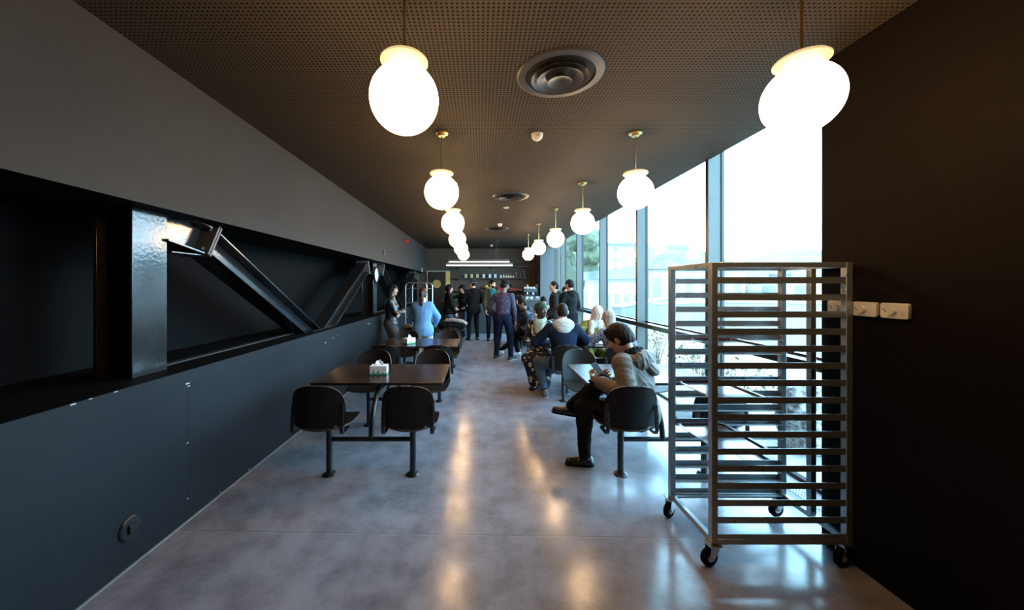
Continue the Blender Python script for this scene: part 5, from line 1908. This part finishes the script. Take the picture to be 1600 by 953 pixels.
r = soft('backpack', 'grey-green backpack on the wall-side seat at the third table', 'bag', (-1.40, 6.98, .462), [(vec(0, 0, .16), vec(.17, .11, .20)), (vec(0, -.09, .11), vec(.12, .05, .11)), (vec(0, .02, .32), vec(.12, .09, .09))],
         mat('grey_green_canvas', (.13, .14, .12), .85, var=.15, vscale=20), .005, 18, 4, (1, 1, 1), 0.0)
for q in (-.07, .07):
    MB().tube([(q, .10, .36), (q, .15, .28), (q, .15, .12), (q, .10, .02)], .012, 8).build('shoulder_strap', C_char, r)
MB().tube([(-.11, -.115, .20), (0, -.15, .215), (.11, -.115, .20)], .004, 6).build('zip', M_black, r)
r = soft('scarf', 'brown and grey checked scarf bundled on the third table', 'scarf', (-1.28, 7.36, .737), [(vec(0, 0, .05), vec(.13, .08, .055)), (vec(.08, .0, .06), vec(.09, .07, .05))], C_plaid, .012, 26, 8, (1, 1, 1), 0.0)
MB().box(-.16, -.12, -.03, .03, .004, .012).build('fringe', C_greyc, r)
# ------------------------------------------------------------------ outside the windows
X_pave = mat('pale_paving', (.30, .28, .26), .8, var=.08, vscale=3)
X_conc = mat('pale_concrete', (.17, .165, .15), .85, var=.12, vscale=.8)
X_white = mat('white_render', (.36, .34, .31), .85, var=.05, vscale=.6)
X_roof = mat('slate_roof', (.075, .072, .068), .8, var=.45, vscale=1.2)
X_glass = mat('far_glass', (.17, .165, .15), .5)
X_leaf = mat('leaf_green', (.08, .10, .04), .7, var=.4, vscale=4)
X_dry = mat('dry_leaf', (.24, .19, .12), .8, var=.35, vscale=8)
X_tree = mat('hill_trees', (.10, .11, .06), .85, var=.5, vscale=.25)
X_hill = mat('hazy_hill', (.090, .085, .072), .9, var=.35, vscale=.05)
X_metal = mat('grey_rail', (.05, .05, .05), .5)

def st(o, label, cat):
    return structure(o, label, cat)
o = MB().box(XG + .05, 6.5, -6, 40, -.30, -.02).build('terrace_pavement', X_pave, smooth=0)
st(o, 'pale paved terrace just outside the windows', 'pavement')
o = MB().box(6.5, 140, -30, 140, -4.0, -3.5).build('street_ground', mat('street_ground', (.20, .19, .18), .9, var=.1, vscale=.2), smooth=0)
st(o, 'pale open ground below the terrace', 'ground')
# terrace parapets
def wall_seg(p, q, z0, z1, th, lab):
    p = np.array(p, float); q = np.array(q, float)
    m = (p + q) / 2
    t = thing('parapet_wall', lab, 'wall', (m[0], m[1], z0), math.atan2(q[1] - p[1], q[0] - p[0]))
    L_ = np.linalg.norm(q - p) / 2
    MB().box(-L_, L_, -th / 2, th / 2, 0, z1 - z0).build('wall', X_conc, t, smooth=0)
    MB().box(-L_ - .03, L_ + .03, -th / 2 - .05, th / 2 + .05, z1 - z0, z1 - z0 + .08).build('coping', X_white, t, smooth=0)
wall_seg((5.3, 14.2), (12.5, 24.5), -3.5, .78, .35, 'pale concrete parapet slanting away past the second mullion')
wall_seg((6.8, 14.0), (10.5, 16.0), -3.5, .90, .35, 'pale concrete wall with an outer corner seen beside the rack')
wall_seg((10.5, 16.0), (16.0, 13.0), -3.5, .90, .35, 'pale concrete wall returning behind the rack')
# boulder and shrubs in the planter by the glass
t = thing('boulder', 'rough white stone block on the terrace behind the rack', 'stone', (3.28, 3.62, -.02))
S = SDF()
S.ell(vec(0, 0, .30), np.eye(3), vec(.30, .26, .42), .05); S.ell(vec(.1, .05, .2), np.eye(3), vec(.28, .28, .30), .05)
S.cut(vec(0, 0, 0), (0, 0, -1))
V, Q = S.mesh(.02)
V = folds(V, Q, .03, 9, 4, (1, 1, 1))
mesh_obj('stone', V, Q, mat('rough_stone', (.34, .32, .30), .9, var=.85, vscale=26, bump=.8, bscale=30), t)
def shrub(x, y, h, lab, seed, m, n=260, spread=.5):
    r = random.Random(seed)
    t = thing('planter_shrub', lab, 'shrub', (x, y, -.02), group='low shrubs outside the glass')
    b = MB()
    for _ in range(14):
        a = r.uniform(0, 6.28); k_ = r.uniform(.2, .9)
        b.tube([(0, 0, 0), (math.cos(a) * k_ * spread * .4, math.sin(a) * k_ * spread * .4, h * .5), (math.cos(a) * k_ * spread, math.sin(a) * k_ * spread, h * r.uniform(.7, 1.0))], [.010, .007, .003], 5)
    b.build('stems', X_dry, t)
    b = MB()
    for _ in range(n):
        a = r.uniform(0, 6.28); rad = spread * math.sqrt(r.random()); z = h * (.15 + .85 * r.random()) * (1 - .35 * (rad / spread) ** 2)
        c = np.array((math.cos(a) * rad, math.sin(a) * rad, z))
        R = rotz(r.uniform(0, 6.28)) @ rotx(r.uniform(-1.2, 1.2)) @ roty(r.uniform(-.6, .6))
        l_ = r.uniform(.04, .09); w_ = l_ * .35
        pts = [(-w_ * .2, 0, 0), (-w_, l_ * .5, .008), (0, l_, 0), (w_, l_ * .5, .008)]
        vs = [c + R @ np.array(p) for p in pts] + [c + R @ (np.array(p) + (0, 0, -.003)) for p in pts]
        b.add(vs, [(0, 1, 2, 3), (7, 6, 5, 4), (0, 3, 7, 4), (1, 0, 4, 5), (2, 1, 5, 6), (3, 2, 6, 7)])
    b.build('leaves', m, t, smooth=0)
shrub(3.45, 7.1, .92, 'pale dry shrub outside the glass just behind the seated man', 1, X_dry)
shrub(3.6, 6.0, .80, 'dry leafy shrub outside the glass between the seated man and the rack', 2, X_dry)
shrub(3.7, 8.6, .85, 'dry shrub outside the glass by the taupe headscarf', 3, X_dry)
shrub(3.5, 5.0, .60, 'low shrub outside the glass behind the rack post', 4, X_dry, 200)
shrub(3.6, 10.2, .9, 'green shrub outside the glass beyond the cream headscarf', 5, X_leaf)

def house(name, lab, x0, x1, y0, y1, z0, zw, zr, m, rows, cols, hip=True, rm=None, flat=False):
    t = thing(name, lab, 'building', ((x0 + x1) / 2, (y0 + y1) / 2, z0))
    w_, d_ = (x1 - x0) / 2, (y1 - y0) / 2
    H_ = zw - z0
    MB().box(-w_, w_, -d_, d_, 0, H_).build('wall', m, t, smooth=0)
    ov = .4
    b = MB()
    if flat:
        b.box(-w_ - ov, w_ + ov, -d_ - ov, d_ + ov, H_, H_ + (zr - zw))
    else:
        rdg = max(0, w_ - d_) if hip else w_
        vs = [(-w_ - ov, -d_ - ov, H_), (w_ + ov, -d_ - ov, H_), (w_ + ov, d_ + ov, H_), (-w_ - ov, d_ + ov, H_), (-rdg, 0, zr - z0), (rdg, 0, zr - z0)]
        b.add(vs, [(0, 1, 5, 4), (1, 2, 5), (2, 3, 4, 5), (3, 0, 4), (3, 2, 1, 0)])
    b.build('roof', rm or X_roof, t, smooth=0)
    # windows on the two faces turned to the canteen (towards -x and -y)
    for i in range(rows):
        for j in range(cols):
            zc = H_ * (i + .55) / rows
            ww, hh = w_ / cols * .55, H_ / rows * .30
            xc = -w_ + 2 * w_ * (j + .5) / cols
            fo = MB().box(xc - ww, xc + ww, -d_ - .06, -d_ + .02, zc - hh, zc + hh).build('window', X_white, t, smooth=0)
            MB().box(xc - ww * .85, xc + ww * .85, -d_ - .08, -d_ - .05, zc - hh * .85, zc + hh * .85).build('pane', X_glass, fo, smooth=0)
        for j in range(max(2, cols // 2)):
            nc = max(2, cols // 2)
            ww, hh = d_ / nc * .55, H_ / rows * .30
            yc = -d_ + 2 * d_ * (j + .5) / nc
            zc = H_ * (i + .55) / rows
            fo = MB().box(-w_ - .06, -w_ + .02, yc - ww, yc + ww, zc - hh, zc + hh).build('window', X_white, t, smooth=0)
            MB().box(-w_ - .08, -w_ - .05, yc - ww * .85, yc + ww * .85, zc - hh * .85, zc + hh * .85).build('pane', X_glass, fo, smooth=0)
    return t
house('house', 'pale house with a hipped slate roof seen just past the rack top', 12.9, 20.3, 28, 34, -3.5, 2.9, 5.1, X_white, 2, 6)
t = house('long_house', 'long pale building with chimneys on its roof above the rack', 22.6, 46, 24, 36, -3.5, 2.2, 4.6, X_white, 2, 9, hip=True)
for q, x in enumerate((-4.5, .5, 5.0)):
    c = MB().box(x - .5, x + .5, -.4, .4, 7.4, 8.5).build('chimney', X_white, t, smooth=0)
    MB().box(x - .7, x + .7, -.55, .55, 8.6, 8.75).box(x - .6, x - .5, -.3, .3, 8.5, 8.6).box(x + .5, x + .6, -.3, .3, 8.5, 8.6).build('chimney_cap', X_metal, c, smooth=0)
house('office_block', 'large pale building with many rows of windows far beyond the mullions', 15.5, 27.0, 62, 76, -3.5, 8.6, 9.0, X_white, 7, 7, flat=True, rm=X_conc)
house('low_pavilion', 'low pavilion with a grey roof seen past the cream headscarf', 8.6, 12.0, 32, 37, -3.5, 1.55, 2.0, X_white, 1, 4, flat=True)
t = house('flat_roof_hall', 'white hall with a wide grey roof edge between two mullions', 9.0, 11.8, 27, 33, -3.5, 2.1, 2.75, X_white, 1, 4, flat=True, rm=X_conc)
# trees and hill
def tree(x, y, z, h, r, lab, seed):
    t = thing('tree', lab, 'tree', (x, y, z), group='trees beyond the windows')
    MB().tube([(0, 0, 0), (.1, 0, h * .5), (0, .1, h * .8)], [.25, .2, .08], 10).build('trunk', mat('bark', (.09, .07, .05), .9), t)
    rr = random.Random(seed)
    S = SDF()
    for _ in range(14):
        a = rr.uniform(0, 6.28); q = rr.uniform(.1, .75) * r
        S.ell(vec(math.cos(a) * q, math.sin(a) * q, h * rr.uniform(.45, .9)), np.eye(3), vec(1, 1, .85) * r * rr.uniform(.3, .5), .3)
    V, Q = S.mesh(r / 16)
    V = folds(V, Q, r * .07, 9 / r, seed, (1, 1, 1))
    mesh_obj('crown', V, Q, X_tree, t)
for i, (x, y, h, r, lab) in enumerate(((6.6, 28, 11.5, 2.4, 'green tree in the last window bay by the pier'), (10.4, 40, 12.0, 3.0, 'green tree seen beside the standing men'), (12.6, 48, 14.0, 3.2, 'tall tree beside the large pale building'))):
    tree(x, y, -3.5, h, r, lab, i + 3)
b = MB()
nx_, ny_ = 60, 14
vs = []
rr = random.Random(9)
for j in range(ny_ + 1):
    for i in range(nx_ + 1):
        x = 10 + 230 * i / nx_; y = 110 + 90 * j / ny_
        prof = math.sin(math.pi * min(1, j / ny_ * 1.0))
        z = -4 + prof * (22 + 6 * math.sin(x * .035 + 1) + 3 * math.sin(x * .11)) + rr.uniform(-.8, .8)
        vs.append((x, y, z))
fs = [(j * (nx_ + 1) + i, j * (nx_ + 1) + i + 1, (j + 1) * (nx_ + 1) + i + 1, (j + 1) * (nx_ + 1) + i) for j in range(ny_) for i in range(nx_)]
o = b.add(vs, fs).build('hill', X_hill, smooth=0)
st(o, 'hazy wooded hill on the skyline', 'hill')
# terrace railing and lamp posts
t = thing('street_lamp', 'thin lamp post on the street outside, seen through the rack', 'street lamp', (16.0, 19.5, -3.5))
MB().tube([(0, 0, 0), (0, 0, 5.6)], .05, 8).build('pole', X_metal, t)
MB().box(-.5, .5, -.12, .12, 5.6, 5.75).build('lamp_head', X_metal, t)
